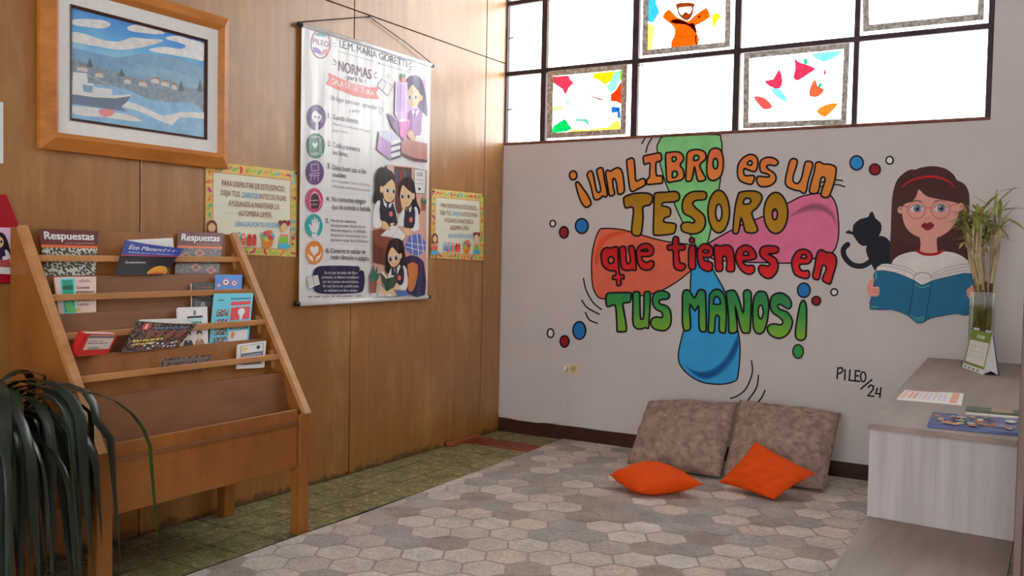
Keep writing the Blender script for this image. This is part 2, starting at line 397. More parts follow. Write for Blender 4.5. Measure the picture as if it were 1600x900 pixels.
bp = N.new('ShaderNodeBump'); bp.inputs['Strength'].default_value = .35; bp.inputs['Distance'].default_value = .004; L.new(n1.outputs[0], bp.inputs['Height']); L.new(bp.outputs[0], p.inputs['Normal'])
rug = thing('rug', 'large grey rug with a hexagon pattern covering the reading corner floor', 'rug', (1.9, -3.2, 0))
edge = [(.562, -.012), (.575, -.4), (.602, -1.04), (.61, -1.55), (.628, -2.29), (.618, -2.7), (.62, -3.4), (.62, -6.4)]
RX1 = 4.6
bm = MB(); n = len(edge)
top = [(x, y, .009) for x, y in edge]; bot = [(x, y, .0015) for x, y in edge]
vs = top+[(RX1, y, .009) for x, y in edge]+bot+[(RX1, y, .0015) for x, y in edge]
fs = []
for i in range(n-1):
    fs += [(i, i+1, n+i+1, n+i), (2*n+i, 3*n+i, 3*n+i+1, 2*n+i+1), (i, 2*n+i, 2*n+i+1, i+1), (n+i, n+i+1, 3*n+i+1, 3*n+i)]
fs += [(0, n, 3*n, 2*n), (n-1, 3*n-1, 4*n-1, 2*n-1)]
def hued(o, cols):
    ca = o.data.color_attributes.new('hue', 'FLOAT_COLOR', 'CORNER'); k = 0
    for pl in o.data.polygons:
        for _ in pl.vertices: ca.data[k].color = (*cols[pl.index], 1); k += 1
o = mesh('rug_backing', vs, fs, m_rug, rug); hued(o, [rgb(150, 139, 131, .6)]*len(fs))
RC = [(186, 178, 168), (188, 180, 171), (180, 171, 162), (190, 183, 176), (160, 149, 140), (154, 143, 134), (160, 154, 150), (156, 150, 147), (187, 173, 162), (170, 161, 152), (184, 175, 166), (188, 179, 170)]
hx = MB(); hc = []
D = .187; R_ = D/math.sqrt(3)*.94
def edge_x(y):
    for (xa, ya), (xb, yb) in zip(edge, edge[1:]):
        if yb <= y <= ya: return xa+(xb-xa)*(ya-y)/(ya-yb)
    return .62
rr = random.Random(21)
for i in range(-3, 24):
    for j in range(-45, 30):
        cx = .77+i*D*math.sqrt(3)/2; cy = -2.155+j*D+i*D/2
        if not (-6.3 < cy < .05 and .45 < cx < RX1-.1): continue
        c = rgb(*rr.choice(RC), .68); s = rr.uniform(.95, 1.04)
        poly = [(cx+R_*math.cos(math.pi/3*k), cy+R_*math.sin(math.pi/3*k)) for k in range(6)]
        poly = [(max(x, edge_x(y)+.004), min(y, -.016)) for x, y in poly]
        b = len(hx.v)
        hx.add([(x, y, .0105) for x, y in poly], [tuple(range(6))]); hc.append(tuple(v*s for v in c))
o = hx.build('hexagon_pattern', m_rug, rug); hued(o, hc); tag(o, kind='stuff')

# ================================================================== MURAL ON THE BACK WALL
KB = .56
def mp_(r, g, b, **k): return paint(r, g, b, KB, rough=.6, spec=.2, kind='mural', **k)
def grad(name, stops, axis=2, z0=0, z1=1, k=KB):
    """hand-blended paint: colour runs between tones along the wall's height, broken by brush noise"""
    m, N, L, p = nodes(name)
    tc = N.new('ShaderNodeTexCoord'); sx = N.new('ShaderNodeSeparateXYZ'); L.new(tc.outputs['Object'], sx.inputs[0])
    nz = N.new('ShaderNodeTexNoise'); nz.inputs['Scale'].default_value = 9; nz.inputs['Detail'].default_value = 4; L.new(tc.outputs['Object'], nz.inputs[0])
    mr = N.new('ShaderNodeMapRange'); mr.inputs[1].default_value = z0; mr.inputs[2].default_value = z1; L.new(sx.outputs[axis], mr.inputs[0])
    ad = N.new('ShaderNodeMath'); ad.operation = 'MULTIPLY_ADD'; ad.inputs[1].default_value = .7; L.new(nz.outputs[0], ad.inputs[0])
    sb = N.new('ShaderNodeMath'); sb.operation = 'SUBTRACT'; sb.inputs[1].default_value = .35; L.new(mr.outputs[0], sb.inputs[0]); L.new(sb.outputs[0], ad.inputs[2])
    cr = N.new('ShaderNodeValToRGB'); e = cr.color_ramp.elements
    for i, c in enumerate(stops):
        if i >= 2: e.new(.5)
    for i, c in enumerate(stops): e[i].position = i/(len(stops)-1); e[i].color = (*rgb(*c, k), 1)
    L.new(ad.outputs[0], cr.inputs[0]); L.new(cr.outputs[0], p.inputs['Base Color']); p.inputs['Roughness'].default_value = .6; p.inputs['Specular IOR Level'].default_value = .2
    return m
INK = mp_(22, 18, 22); Wp = mp_(200, 195, 192)
mur = thing('slogan_mural', 'painted wall mural of a four-bladed colour pinwheel under bubble lettering and dots', 'mural', (1.5, 0, .6))
A = Art(BACK, mur, .0006, .00012)
A.part('green_blade', 'pale green painted pinwheel blade').zoom(850, 200, 3.2)
A.blob([(566, 110), (575, 70), (600, 42), (720, 36), (868, 33), (884, 55), (890, 100), (882, 260), (852, 420), (822, 560), (800, 600), (770, 605), (735, 540), (690, 465), (640, 350), (600, 250)], mp_(112, 178, 116, var=.1), INK, 2.1, 3)
A.part('pink_blade', 'pink painted pinwheel blade')
A.blob([(792, 612), (830, 572), (940, 510), (1000, 480), (1100, 440), (1220, 376), (1300, 338), (1400, 326), (1436, 340), (1465, 400), (1474, 520), (1458, 600), (1420, 636), (1340, 655), (1240, 675), (1100, 673), (1000, 670), (850, 657)], mp_(198, 100, 132, var=.06), INK, 2.3, 3)
A.poly([(1225, 445), (1290, 395), (1360, 372), (1420, 392), (1455, 440), (1463, 500), (1440, 450), (1400, 422), (1350, 415), (1290, 425)], mp_(160, 84, 110), 3)
A.poly([(1260, 420), (1320, 390), (1375, 383), (1425, 410), (1452, 455), (1410, 418), (1350, 402)], mp_(134, 74, 98), 3)
A.part('red_blade', 'brick red painted pinwheel blade')
A.blob([(300, 502), (400, 510), (560, 556), (650, 573), (740, 585), (765, 610), (752, 680), (735, 712), (660, 772), (560, 824), (430, 845), (300, 855), (258, 828), (240, 760), (240, 640), (256, 560), (275, 514)], mp_(192, 92, 70, var=.06), INK, 2.1, 3)
A.poly([(262, 690), (256, 640), (270, 575), (310, 535), (370, 518), (430, 522), (370, 535), (320, 558), (288, 605), (272, 660)], mp_(196, 72, 44), 3)
A.part('blue_blade', 'sky blue painted pinwheel blade').zoom(840, 420, 3.2)
BL = [(806, -100), (775, -30), (766, 40), (762, 130), (745, 250), (712, 380), (704, 450), (722, 495), (770, 540), (835, 570), (920, 577), (985, 562), (1003, 530), (1013, 400), (1000, 300), (962, 175), (930, 100), (880, 10), (840, -70)]
A.blob(BL, mp_(46, 138, 190, var=.05), INK, 2.2, 3)
A.poly([(735, 478), (775, 505), (830, 512), (890, 490), (950, 430), (985, 360), (1002, 330), (1005, 390), (975, 460), (920, 520), (850, 552), (790, 535)], mp_(28, 96, 150), 3)
A.poly([(770, 512), (840, 522), (910, 490), (965, 425), (998, 350), (1000, 390), (960, 460), (900, 520), (840, 545)], mp_(20, 72, 122), 3)
ORA = grad('orange_letter_paint', [(186, 118, 44), (196, 116, 52), (198, 92, 58)], 2, 1.08, 1.5); OLV = grad('olive_letter_paint', [(150, 122, 30), (152, 112, 24), (132, 98, 20)], 2, .85, 1.2)
RED = grad('red_letter_paint', [(190, 36, 40), (168, 26, 32), (130, 22, 28)], 2, .62, .92); GRN = grad('green_letter_paint', [(104, 150, 50), (50, 130, 62), (30, 102, 72)], 2, .26, .56)
def el(cx, cy, rx, ry): return ellipse(cx, cy, rx, ry, 12)
ZA, ZB, ZC, ZD, ZE, ZF, Z1 = (880, 200, 6.922), (1090, 220, 6.922), (920, 360, 7.5), (1100, 360, 6.923), (930, 440, 8.889), (1090, 440, 7.5), (850, 200, 3.2)
ORANGE = [
 (ZA, el(112, 513, 40, 48)), (ZA, [(140, 600), (152, 582), (175, 595), (215, 650), (265, 720), (300, 790), (300, 830), (265, 857), (235, 850), (200, 805), (165, 715), (143, 630)]),
 (ZA, [(262, 515), (275, 480), (305, 465), (325, 490), (345, 590), (365, 680), (395, 697), (408, 660), (390, 570), (365, 470), (380, 440), (415, 430), (435, 450), (450, 560), (478, 690), (478, 735), (455, 748), (435, 735), (400, 765), (355, 778), (330, 750), (310, 660), (280, 560)]),
 (ZA, [(462, 490), (485, 455), (510, 468), (560, 440), (600, 430), (635, 460), (655, 540), (665, 660), (650, 705), (605, 718), (590, 690), (580, 600), (560, 550), (540, 560), (545, 640), (560, 700), (545, 728), (510, 735), (495, 700), (480, 600)]),
 (ZA, [(690, 365), (705, 340), (745, 325), (770, 350), (780, 450), (790, 570), (840, 555), (880, 550), (893, 600), (880, 625), (800, 665), (755, 688), (725, 660), (705, 520)]),
 (ZA, [(870, 315), (890, 300), (960, 285), (1040, 270), (1062, 290), (1068, 340), (1045, 360), (1010, 375), (1005, 440), (1015, 515), (1060, 515), (1078, 540), (1078, 585), (1060, 600), (990, 606), (920, 612), (905, 590), (910, 555), (935, 530), (940, 450), (940, 380), (885, 395), (872, 365)]),
 (ZA, [(1112, 285), (1150, 265), (1240, 258), (1290, 285), (1305, 340), (1268, 402), (1300, 450), (1310, 520), (1285, 560), (1200, 580), (1130, 580), (1116, 450)], [(1185, 320), (1215, 315), (1225, 340), (1205, 362), (1185, 358)], [(1190, 475), (1225, 470), (1240, 495), (1220, 530), (1185, 535)]),
 (ZA, [(1335, 400), (1340, 300), (1360, 255), (1420, 235), (1500, 242), (1545, 280), (1540, 340), (1480, 400), (1510, 480), (1545, 545), (1520, 570), (1465, 575), (1445, 520), (1425, 420), (1410, 490), (1390, 565), (1360, 578), (1330, 560)], [(1420, 310), (1440, 295), (1470, 310), (1460, 345), (1415, 350)]),
 (ZB, [(110, 200), (135, 110), (190, 80), (250, 100), (278, 180), (280, 270), (260, 370), (210, 420), (155, 430), (112, 390), (102, 300)], el(196, 248, 26, 57)),
 (ZB, [(435, 300), (450, 240), (500, 180), (570, 148), (630, 165), (655, 220), (645, 300), (615, 335), (560, 320), (510, 302), (500, 340), (520, 378), (600, 375), (620, 400), (600, 455), (575, 472), (520, 460), (460, 430), (437, 380)], [(540, 245), (570, 215), (592, 235), (580, 265), (550, 258)]),
 (ZB, [(675, 260), (690, 210), (750, 180), (820, 185), (870, 220), (870, 250), (840, 270), (790, 262), (755, 270), (760, 300), (830, 350), (852, 400), (835, 450), (780, 490), (690, 497), (650, 460), (640, 415), (660, 385), (720, 390), (775, 392), (775, 370), (740, 355), (690, 340), (677, 300)]),
 (ZB, [(1000, 220), (1040, 192), (1080, 215), (1070, 280), (1040, 370), (1035, 430), (1060, 460), (1095, 455), (1130, 390), (1160, 250), (1190, 222), (1240, 235), (1245, 280), (1200, 430), (1175, 550), (1140, 568), (1110, 545), (1040, 530), (970, 495), (950, 440), (970, 330)]),
 (ZB, [(1265, 330), (1280, 245), (1325, 230), (1365, 252), (1430, 255), (1490, 280), (1500, 330), (1480, 450), (1430, 590), (1390, 615), (1340, 595), (1345, 540), (1378, 440), (1375, 400), (1345, 395), (1330, 440), (1310, 545), (1270, 572), (1220, 562), (1215, 510)])]
OLIVE = [
 (Z1, [(400, 365), (405, 345), (450, 328), (510, 325), (540, 335), (545, 360), (530, 385), (497, 395), (497, 450), (488, 525), (470, 540), (445, 532), (440, 500), (448, 400), (410, 400)]),
 (Z1, [(552, 345), (560, 325), (610, 321), (660, 318), (678, 335), (675, 360), (650, 370), (605, 372), (592, 380), (594, 390), (620, 395), (635, 410), (630, 440), (605, 450), (602, 470), (640, 475), (662, 485), (655, 520), (640, 530), (560, 537), (548, 515), (550, 430)]),
 (Z1, [(800, 318), (815, 335), (805, 358), (765, 362), (745, 375), (760, 400), (800, 435), (808, 480), (790, 515), (750, 530), (700, 520), (686, 500), (692, 478), (720, 470), (745, 475), (755, 465), (735, 445), (700, 425), (692, 385), (705, 345), (740, 320)]),
 (Z1, el(875, 418, 54, 107), el(875, 423, 16, 42)),
 (Z1, [(946, 505), (956, 400), (970, 340), (985, 320), (1050, 315), (1085, 330), (1090, 360), (1065, 400), (1040, 425), (1060, 480), (1070, 510), (1050, 525), (1010, 520), (1000, 490), (987, 450), (978, 500), (968, 527), (948, 525)], [(998, 378), (1005, 355), (1028, 352), (1036, 368), (1022, 380)]),
 (Z1, el(1160, 425, 60, 103), el(1155, 432, 13, 27))]
REDS = [
 (ZC, [(148, 290), (160, 240), (200, 205), (270, 205), (315, 190), (345, 210), (350, 330), (365, 510), (410, 520), (415, 565), (380, 570), (380, 635), (335, 645), (325, 575), (285, 575), (285, 535), (320, 525), (315, 475), (260, 475), (200, 445), (160, 390)], el(265, 348, 33, 40)),
 (ZC, [(362, 215), (380, 190), (425, 190), (440, 220), (440, 330), (455, 385), (480, 385), (492, 330), (470, 200), (500, 180), (530, 190), (545, 260), (560, 440), (550, 468), (515, 465), (450, 470), (400, 455), (380, 400), (370, 300)]),
 (ZC, [(560, 260), (580, 200), (630, 160), (700, 155), (750, 190), (765, 240), (745, 290), (700, 305), (625, 310), (635, 350), (680, 375), (730, 355), (765, 370), (760, 420), (720, 460), (660, 465), (610, 440), (575, 370)], [(615, 238), (650, 222), (690, 226), (696, 242), (655, 248)]),
 (ZC, [(985, 120), (1000, 80), (1030, 72), (1055, 95), (1060, 165), (1110, 165), (1135, 195), (1120, 230), (1060, 240), (1065, 340), (1080, 385), (1120, 390), (1138, 420), (1110, 465), (1060, 470), (1010, 440), (995, 370), (990, 240), (940, 232), (920, 200), (935, 170), (985, 165)]),
 (ZC, el(1212, 117, 30, 31)), (ZC, [(1175, 220), (1195, 180), (1230, 172), (1250, 200), (1255, 330), (1255, 430), (1225, 458), (1180, 440), (1172, 330)]),
 (ZC, [(1275, 300), (1285, 220), (1330, 165), (1400, 160), (1450, 200), (1462, 260), (1440, 305), (1395, 320), (1350, 315), (1365, 355), (1430, 370), (1455, 400), (1445, 460), (1420, 480), (1360, 470), (1300, 420)], [(1335, 247), (1370, 230), (1410, 245), (1380, 264)]),
 (ZD, [(110, 190), (135, 155), (175, 170), (230, 158), (290, 170), (320, 220), (332, 330), (330, 430), (290, 448), (245, 430), (250, 350), (240, 290), (215, 280), (205, 320), (205, 420), (175, 445), (130, 430), (120, 330)]),
 (ZD, [(345, 270), (370, 200), (440, 160), (510, 175), (555, 230), (570, 290), (530, 315), (430, 330), (430, 355), (470, 380), (530, 378), (550, 410), (540, 455), (490, 475), (420, 445), (370, 380), (348, 320)], [(425, 258), (455, 225), (490, 260), (450, 270)]),
 (ZD, [(605, 230), (630, 180), (700, 165), (790, 175), (810, 205), (790, 245), (700, 255), (740, 275), (790, 320), (805, 390), (785, 460), (730, 515), (670, 515), (610, 470), (592, 410), (620, 375), (690, 385), (715, 365), (690, 340), (620, 285)]),
 (ZD, [(950, 360), (965, 290), (1010, 225), (1075, 203), (1140, 225), (1172, 280), (1160, 335), (1120, 362), (1060, 365), (1035, 380), (1045, 420), (1080, 440), (1130, 435), (1145, 480), (1120, 520), (1050, 510), (980, 470)], [(1050, 292), (1080, 258), (1112, 287), (1090, 302)]),
 (ZD, [(1215, 290), (1240, 225), (1280, 210), (1320, 235), (1390, 245), (1430, 290), (1435, 360), (1400, 480), (1370, 575), (1330, 570), (1285, 540), (1295, 490), (1325, 420), (1310, 380), (1280, 390), (1260, 480), (1240, 532), (1190, 522), (1178, 480), (1200, 380)])]
GREENS = [
 (ZE, [(155, 210), (180, 165), (250, 155), (370, 153), (490, 152), (505, 185), (495, 270), (470, 290), (395, 305), (400, 400), (435, 600), (435, 680), (415, 695), (320, 695), (308, 670), (300, 500), (280, 330), (200, 345), (160, 330)]),
 (ZE, [(528, 200), (540, 150), (580, 138), (620, 155), (625, 230), (630, 480), (650, 520), (675, 500), (680, 350), (685, 170), (720, 140), (765, 155), (768, 300), (750, 600), (740, 650), (700, 640), (630, 660), (560, 640), (530, 570), (528, 380)]),
 (ZE, [(800, 250), (820, 170), (870, 135), (950, 128), (1020, 160), (1038, 200), (1010, 240), (920, 250), (890, 275), (910, 310), (990, 335), (1045, 400), (1060, 520), (1040, 620), (970, 680), (860, 670), (795, 630), (775, 570), (800, 510), (860, 490), (930, 500), (940, 460), (920, 420), (850, 385), (810, 330)]),
 (ZE, [(1215, 190), (1240, 125), (1290, 115), (1330, 150), (1385, 225), (1430, 130), (1480, 110), (1530, 140), (1540, 250), (1545, 460), (1545, 670), (1520, 692), (1470, 690), (1445, 600), (1440, 340), (1390, 405), (1320, 320), (1325, 550), (1325, 650), (1280, 682), (1235, 665), (1215, 560), (1215, 370)]),
 (ZF, [(140, 200), (155, 135), (200, 95), (260, 95), (310, 150), (335, 240), (340, 400), (330, 580), (300, 600), (260, 580), (255, 500), (258, 420), (235, 395), (215, 410), (205, 500), (195, 590), (160, 598), (130, 580), (135, 420)], [(190, 245), (200, 190), (230, 175), (260, 200), (272, 250), (260, 265), (198, 265)]),
 (ZF, [(340, 150), (350, 115), (400, 100), (445, 115), (490, 210), (535, 370), (545, 250), (540, 130), (580, 95), (625, 120), (632, 200), (625, 450), (615, 585), (575, 603), (525, 590), (490, 480), (445, 290), (455, 400), (470, 560), (440, 600), (400, 603), (370, 580), (365, 400)]),
 (ZF, [(650, 300), (665, 190), (700, 125), (750, 112), (805, 135), (832, 220), (835, 330), (815, 480), (780, 580), (730, 612), (680, 590), (652, 500)], el(742, 355, 30, 80)),
 (ZF, [(855, 230), (875, 170), (940, 135), (1010, 140), (1075, 190), (1103, 255), (1090, 305), (1060, 318), (1010, 290), (965, 265), (940, 285), (970, 325), (1050, 355), (1105, 430), (1112, 500), (1070, 600), (1000, 655), (930, 662), (850, 620), (820, 560), (840, 510), (900, 495), (980, 505), (1000, 470), (970, 425), (890, 370), (857, 310)]),
 (ZF, [(1200, 280), (1220, 235), (1240, 220), (1265, 245), (1280, 340), (1275, 560), (1265, 660), (1210, 690), (1155, 655), (1150, 570), (1170, 430)]), ]
for nm, rows, mat, lb in (('lettering_line', ORANGE, ORA, 'orange painted letters reading ¡UN LIBRO ES UN'), ('lettering_line', OLIVE, OLV, 'olive painted letters reading TESORO'),
                          ('lettering_line', REDS, RED, 'red painted letters reading que tienes en'), ('lettering_line', GREENS, GRN, 'green painted letters reading TUS MANOS!')):
    A.part(nm, lb)
    for r in rows:
        A.zoom(*r[0]); A.h = .0055; A.blob(r[1], mat, INK, 2.8, 3, r[2:])
A.part('lettering_dot'); A.zoom(*ZF); A.h = .0055; A.blob(el(1180, 818, 62, 80), mp_(44, 132, 70), INK, 2.2, 3)
A.h = .004
BLU = mp_(34, 100, 162); DRD = mp_(124, 24, 30); PW = mp_(205, 202, 200); BLC = mp_(40, 122, 180)
def dots(rows):
    for z, cx, cy, rx, ry, m in rows:
        A.part('painted_dot'); A.zoom(*z); A.h = .004; A.poly(ellipse(cx, cy, rx, ry, 20), m); A.stroke(ellipse(cx, cy, rx, ry, 20), 2.4, INK, True)
Z2 = (840, 420, 3.2); ZG = (1280, 220, 2.8125)
dots([(Z1, 45, 478, 14, 16, PW), (Z1, 101, 522, 22, 29, DRD), (Z1, 190, 490, 32, 37, BLU), (ZG, 165, 97, 29, 31, BLC), (ZG, 245, 126, 24, 24, DRD), (ZG, 310, 86, 16, 17, PW),
      (Z2, 1332, 107, 32, 36, BLU), (Z2, 1394, 160, 22, 22, DRD), (Z2, 1484, 117, 17, 17, PW), (Z2, 66, 322, 16, 22, PW), (Z2, 136, 363, 22, 29, DRD), (Z2, 210, 308, 32, 44, BLU)])
A.h = .003
for z, pts in ((Z1, [(507, 48), (490, 78)]), (Z1, [(540, 50), (520, 85), (510, 122)]), (Z2, [(230, 48), (245, 110), (280, 170), (320, 203)]), (Z2, [(222, 157), (250, 195), (310, 227)]), (Z2, [(240, 218), (260, 255), (300, 272)]),
               (Z2, [(1070, 460), (1074, 520), (1045, 595), (1005, 632), (965, 648)]), (Z2, [(1105, 532), (1095, 595), (1052, 658)]), (Z2, [(1138, 608), (1120, 645), (1095, 676)]),
               (ZB, [(1300, 470), (1400, 430), (1490, 422), (1570, 431)]), (ZB, [(1310, 500), (1390, 482), (1475, 475), (1530, 477), (1592, 497)])):
    A.part('motion_line'); A.zoom(*z); A.stroke(pts, 2.2, INK, False, 4)
A.flush()

# ---- painted girl reading
girl = thing('girl_mural', 'painted girl with round glasses and red headband reading an open blue book', 'mural', (2.95, 0, 1.1))
A = Art(BACK, girl, .0006, .00014); A.zoom(*ZG)
HAIR = grad('brown_hair_paint', [(58, 32, 34), (70, 42, 38), (62, 36, 36)], 2, .2, .75); SKIN = mp_(190, 136, 126, var=.03); SK2 = mp_(196, 128, 118); TEAL = mp_(30, 92, 126, var=.06); WH = mp_(190, 186, 184)
A.part('hair').poly([(310, 520), (314, 400), (318, 290), (325, 225), (345, 168), (390, 130), (425, 126), (445, 118), (500, 111), (555, 122), (592, 150), (605, 172), (640, 192), (660, 240), (657, 340), (652, 430), (655, 560), (560, 540), (440, 510), (330, 545)], HAIR, 3)
A.part('face').poly(ellipse(357, 304, 13, 16, 16), SKIN).poly(ellipse(623, 290, 14, 18, 16), SKIN)
A.poly([(440, 410), (518, 410), (516, 450), (520, 492), (482, 505), (442, 490), (446, 450)], SKIN)
A.poly([(368, 285), (410, 265), (428, 240), (438, 214), (470, 242), (520, 256), (600, 272), (620, 290), (606, 345), (570, 396), (520, 425), (475, 432), (430, 420), (390, 392), (368, 345)], SKIN, 3)
A.stroke([(352, 300), (358, 296), (362, 304)], .7, INK); A.stroke([(618, 290), (627, 285), (628, 296)], .7, INK)
A.part('headband', 'red painted headband').stroke([(362, 205), (400, 176), (470, 158), (530, 162), (570, 180), (598, 206)], 3.6, mp_(166, 30, 32), False, 5, True)
IRI = mp_(84, 104, 130); PUP = mp_(28, 30, 44)
for cx, cy in ((428, 298), (533, 297)):
    A.part('eye')
    A.poly([(cx-30, cy+2), (cx-12, cy-14), (cx+8, cy-16), (cx+28, cy-2), (cx+10, cy+13), (cx-10, cy+14)], mp_(214, 212, 210), 3)
    A.ell(cx+3, cy, 17, 16, IRI).ell(cx+3, cy, 8, 8, PUP).ell(cx-2, cy-5, 3, 3, WH)
    A.stroke([(cx-30, cy+2), (cx-12, cy-15), (cx+8, cy-17), (cx+28, cy-3)], .8, PUP, False, 3)
A.part('eyebrow'); A.stroke([(405, 268), (430, 262), (452, 268)], .9, HAIR, False, 3); A.part('eyebrow'); A.stroke([(505, 268), (525, 262), (548, 266)], .9, HAIR, False, 3)
A.part('glasses', 'thin round wire glasses').stroke(ellipse(428, 304, 39, 39, 28), .7, mp_(88, 58, 54), True).stroke(ellipse(534, 303, 42, 40, 28), .7, mp_(88, 58, 54), True)
A.stroke([(466, 298), (480, 293), (493, 298)], .7, mp_(88, 58, 54), False, 3).stroke([(390, 292), (368, 284)], .7, mp_(88, 58, 54)).stroke([(574, 288), (612, 276)], .7, mp_(88, 58, 54))
A.part('mouth').poly([(448, 375), (462, 360), (475, 363), (488, 357), (506, 371), (492, 388), (474, 394), (460, 386)], mp_(122, 30, 38), 3).stroke([(455, 375), (475, 372), (498, 372)], .8, mp_(70, 16, 24), False, 3)
A.stroke([(462, 338), (474, 344), (486, 338)], .6, mp_(150, 96, 90), False, 3)
A.part('shirt', 'white painted shirt with red collar').poly([(318, 545), (335, 515), (375, 495), (430, 486), (480, 498), (545, 486), (600, 494), (640, 515), (668, 545), (676, 590), (500, 620), (330, 590)], WH, 2)
A.stroke([(430, 484), (455, 496), (485, 500), (518, 496), (542, 484)], 4.2, mp_(150, 28, 34), False, 4)
A.part('book', 'open blue painted book')
A.poly([(248, 575), (275, 542), (330, 545), (385, 560), (422, 585), (440, 640), (300, 620)], WH, 2).poly([(496, 625), (494, 592), (540, 560), (600, 543), (672, 538), (680, 585), (600, 600)], WH, 2)
A.poly(ellipse(455, 606, 40, 27, 20), WH); A.stroke(ellipse(455, 606, 40, 27, 16, 0, math.pi*.98, math.pi*2.02), .8, INK)
for pts in ([(270, 548), (330, 556), (390, 575), (418, 592)], [(285, 538), (340, 546), (395, 562), (428, 584)], [(494, 592), (545, 562), (610, 546), (672, 540)], [(496, 602), (560, 572), (620, 558), (676, 552)], [(498, 612), (560, 585), (620, 572), (678, 566)]): A.stroke(pts, .55, mp_(70, 66, 72), False, 4)
A.blob([(248, 572), (330, 578), (416, 612), (452, 634), (494, 616), (580, 594), (682, 584), (672, 680), (660, 765), (610, 760), (560, 766), (490, 780), (458, 799), (425, 799), (394, 770), (320, 742), (225, 740), (232, 680), (240, 620)], TEAL, INK, .7, 2)
A.stroke([(416, 612), (408, 690), (394, 768)], .8, INK, False, 3).stroke([(494, 616), (482, 700), (466, 790)], .8, INK, False, 3)
GL = mp_(96, 170, 130)
A.stroke([(420, 630), (452, 645), (488, 632)], .8, GL, False, 3).stroke([(404, 765), (430, 780), (462, 772)], .8, GL, False, 3).stroke([(250, 575), (252, 605)], 1.2, GL).stroke([(230, 730), (258, 730)], 1.0, GL)
for k in range(8): A.stroke([(402+k*8, 778+4*math.sin(k/7*3.1)), (404+k*8, 790+5*math.sin(k/7*3.1))], .5, GL)
A.part('hand').poly([(244, 602), (238, 640), (262, 640), (266, 655), (262, 680), (238, 683), (218, 672), (211, 645), (222, 620)], SK2, 3)
for yy in (652, 664): A.stroke([(240, yy), (262, yy+1)], .5, mp_(120, 70, 66))
A.part('hand').poly([(676, 632), (662, 645), (650, 655), (649, 672), (656, 690), (668, 692), (678, 680)], SK2, 2)
A.stroke([(652, 664), (668, 660)], .5, mp_(120, 70, 66)); A.stroke([(652, 676), (668, 674)], .5, mp_(120, 70, 66))
A.flush()
# ---- painted cat on her shoulder
cat = thing('cat_mural', 'painted black cat with curled tail beside the reading girl', 'mural', (2.6, 0, 1.15))
A = Art(BACK, cat, .0003, .0001); A.zoom(*ZG); BK = mp_(26, 28, 36, var=.1)
A.part('body').poly([(206, 470), (225, 440), (265, 418), (300, 430), (322, 470), (320, 545), (255, 575), (228, 540), (210, 500)], BK, 3)
A.part('head').poly([(146, 400), (150, 370), (180, 344), (215, 335), (222, 318), (236, 312), (247, 340), (270, 360), (274, 390), (258, 425), (225, 455), (190, 462), (165, 440), (146, 412), (115, 406), (130, 392)], BK, 2)
A.part('tail').stroke([(125, 456), (107, 476), (112, 510), (145, 544), (190, 550), (226, 530)], 8.5, BK, False, 5)
A.flush()
sig = thing('mural_signature', 'small black painted signature with a slash and the number 24', 'signature', (2.5, 0, .65))
A = Art(BACK, sig, .0006, .0001); A.zoom(1280, 480, 3.75); A.part('letters')
for pts in ([(105, 418), (110, 355)], [(108, 357), (134, 355), (139, 372), (126, 386), (110, 390)], [(152, 365), (150, 425)], [(181, 368), (176, 428), (202, 431)], [(240, 375), (213, 372), (210, 432), (238, 434)], [(212, 402), (232, 403)], [(308, 425), (245, 478)],
            [(288, 470), (300, 456), (318, 462), (316, 482), (286, 518), (320, 522)], [(341, 475), (331, 506), (360, 508)], [(362, 472), (355, 528)]): A.stroke(pts, 2.6, INK)
A.stroke(ellipse(258, 408, 15, 29, 16), 2.4, INK, True)
A.flush()

# ---- foil-edged stained glass pictures taped inside the panes
foil = M('crumpled_foil', (.55, .53, .5), rough=.35, metal=.9, var=.5, scale=40, bump=1.0, bscale=90)
def glass_tint(r, g, b, t=1.0):
    nm = 'glass_paint_%d_%d_%d' % (r, g, b)
    if nm in MATS: return MATS[nm]
    m, N, L, p = nodes(nm); N.remove(p)
    tr = N.new('ShaderNodeBsdfTransparent'); nz = N.new('ShaderNodeTexNoise'); nz.inputs['Scale'].default_value = 16; nz.inputs['Detail'].default_value = 3
    tc = N.new('ShaderNodeTexCoord'); L.new(tc.outputs['Object'], nz.inputs[0])
    mx = N.new('ShaderNodeMix'); mx.data_type = 'RGBA'; c = tuple(lin(v)*.27*t for v in (r, g, b)); mx.inputs[6].default_value = (*(v*.75 for v in c), 1); mx.inputs[7].default_value = (*(min(1, v*1.35) for v in c), 1)
    L.new(nz.outputs[0], mx.inputs[0]); L.new(mx.outputs[2], tr.inputs[0]); L.new(tr.outputs[0], N['Material Output'].inputs[0])
    return m
GP = Plane((0, -.010, 0), (1, 0, 0), (0, 0, 1))
def art_panel(label, outer, wpx, loc):
    t = thing('stained_glass_picture', label, 'window picture', loc)
    A = Art(GP, t, .0, .0002)
    o = [V3(p) for p in outer]; c = sum(o, V3((0, 0)))/4
    inn = []
    for i in range(4):      # inset by wpx on both sides
        p = o[i]; a = (o[(i-1) % 4]-p).normalized(); b = (o[(i+1) % 4]-p).normalized(); inn.append(p+(a+b)*wpx)
    g = GP; P = lambda q, h: g.pt(*g.px(q[0], q[1]), h)
    for i in range(4):
        j = (i+1) % 4
        MB().hexa([P(o[i], 0), P(o[j], 0), P(inn[j], 0), P(inn[i], 0), P(o[i], .004), P(o[j], .004), P(inn[j], .004), P(inn[i], .004)]).build('foil_edge', foil, t)
    A.zoom(0, 0, 1); A.part('clear_sheet').poly([tuple(q) for q in inn], glass_tint(255, 255, 255, 3.6)); A.h = .001
    A.auto = 'glass_piece'; return A
LD = glass_tint(20, 20, 22, .5)
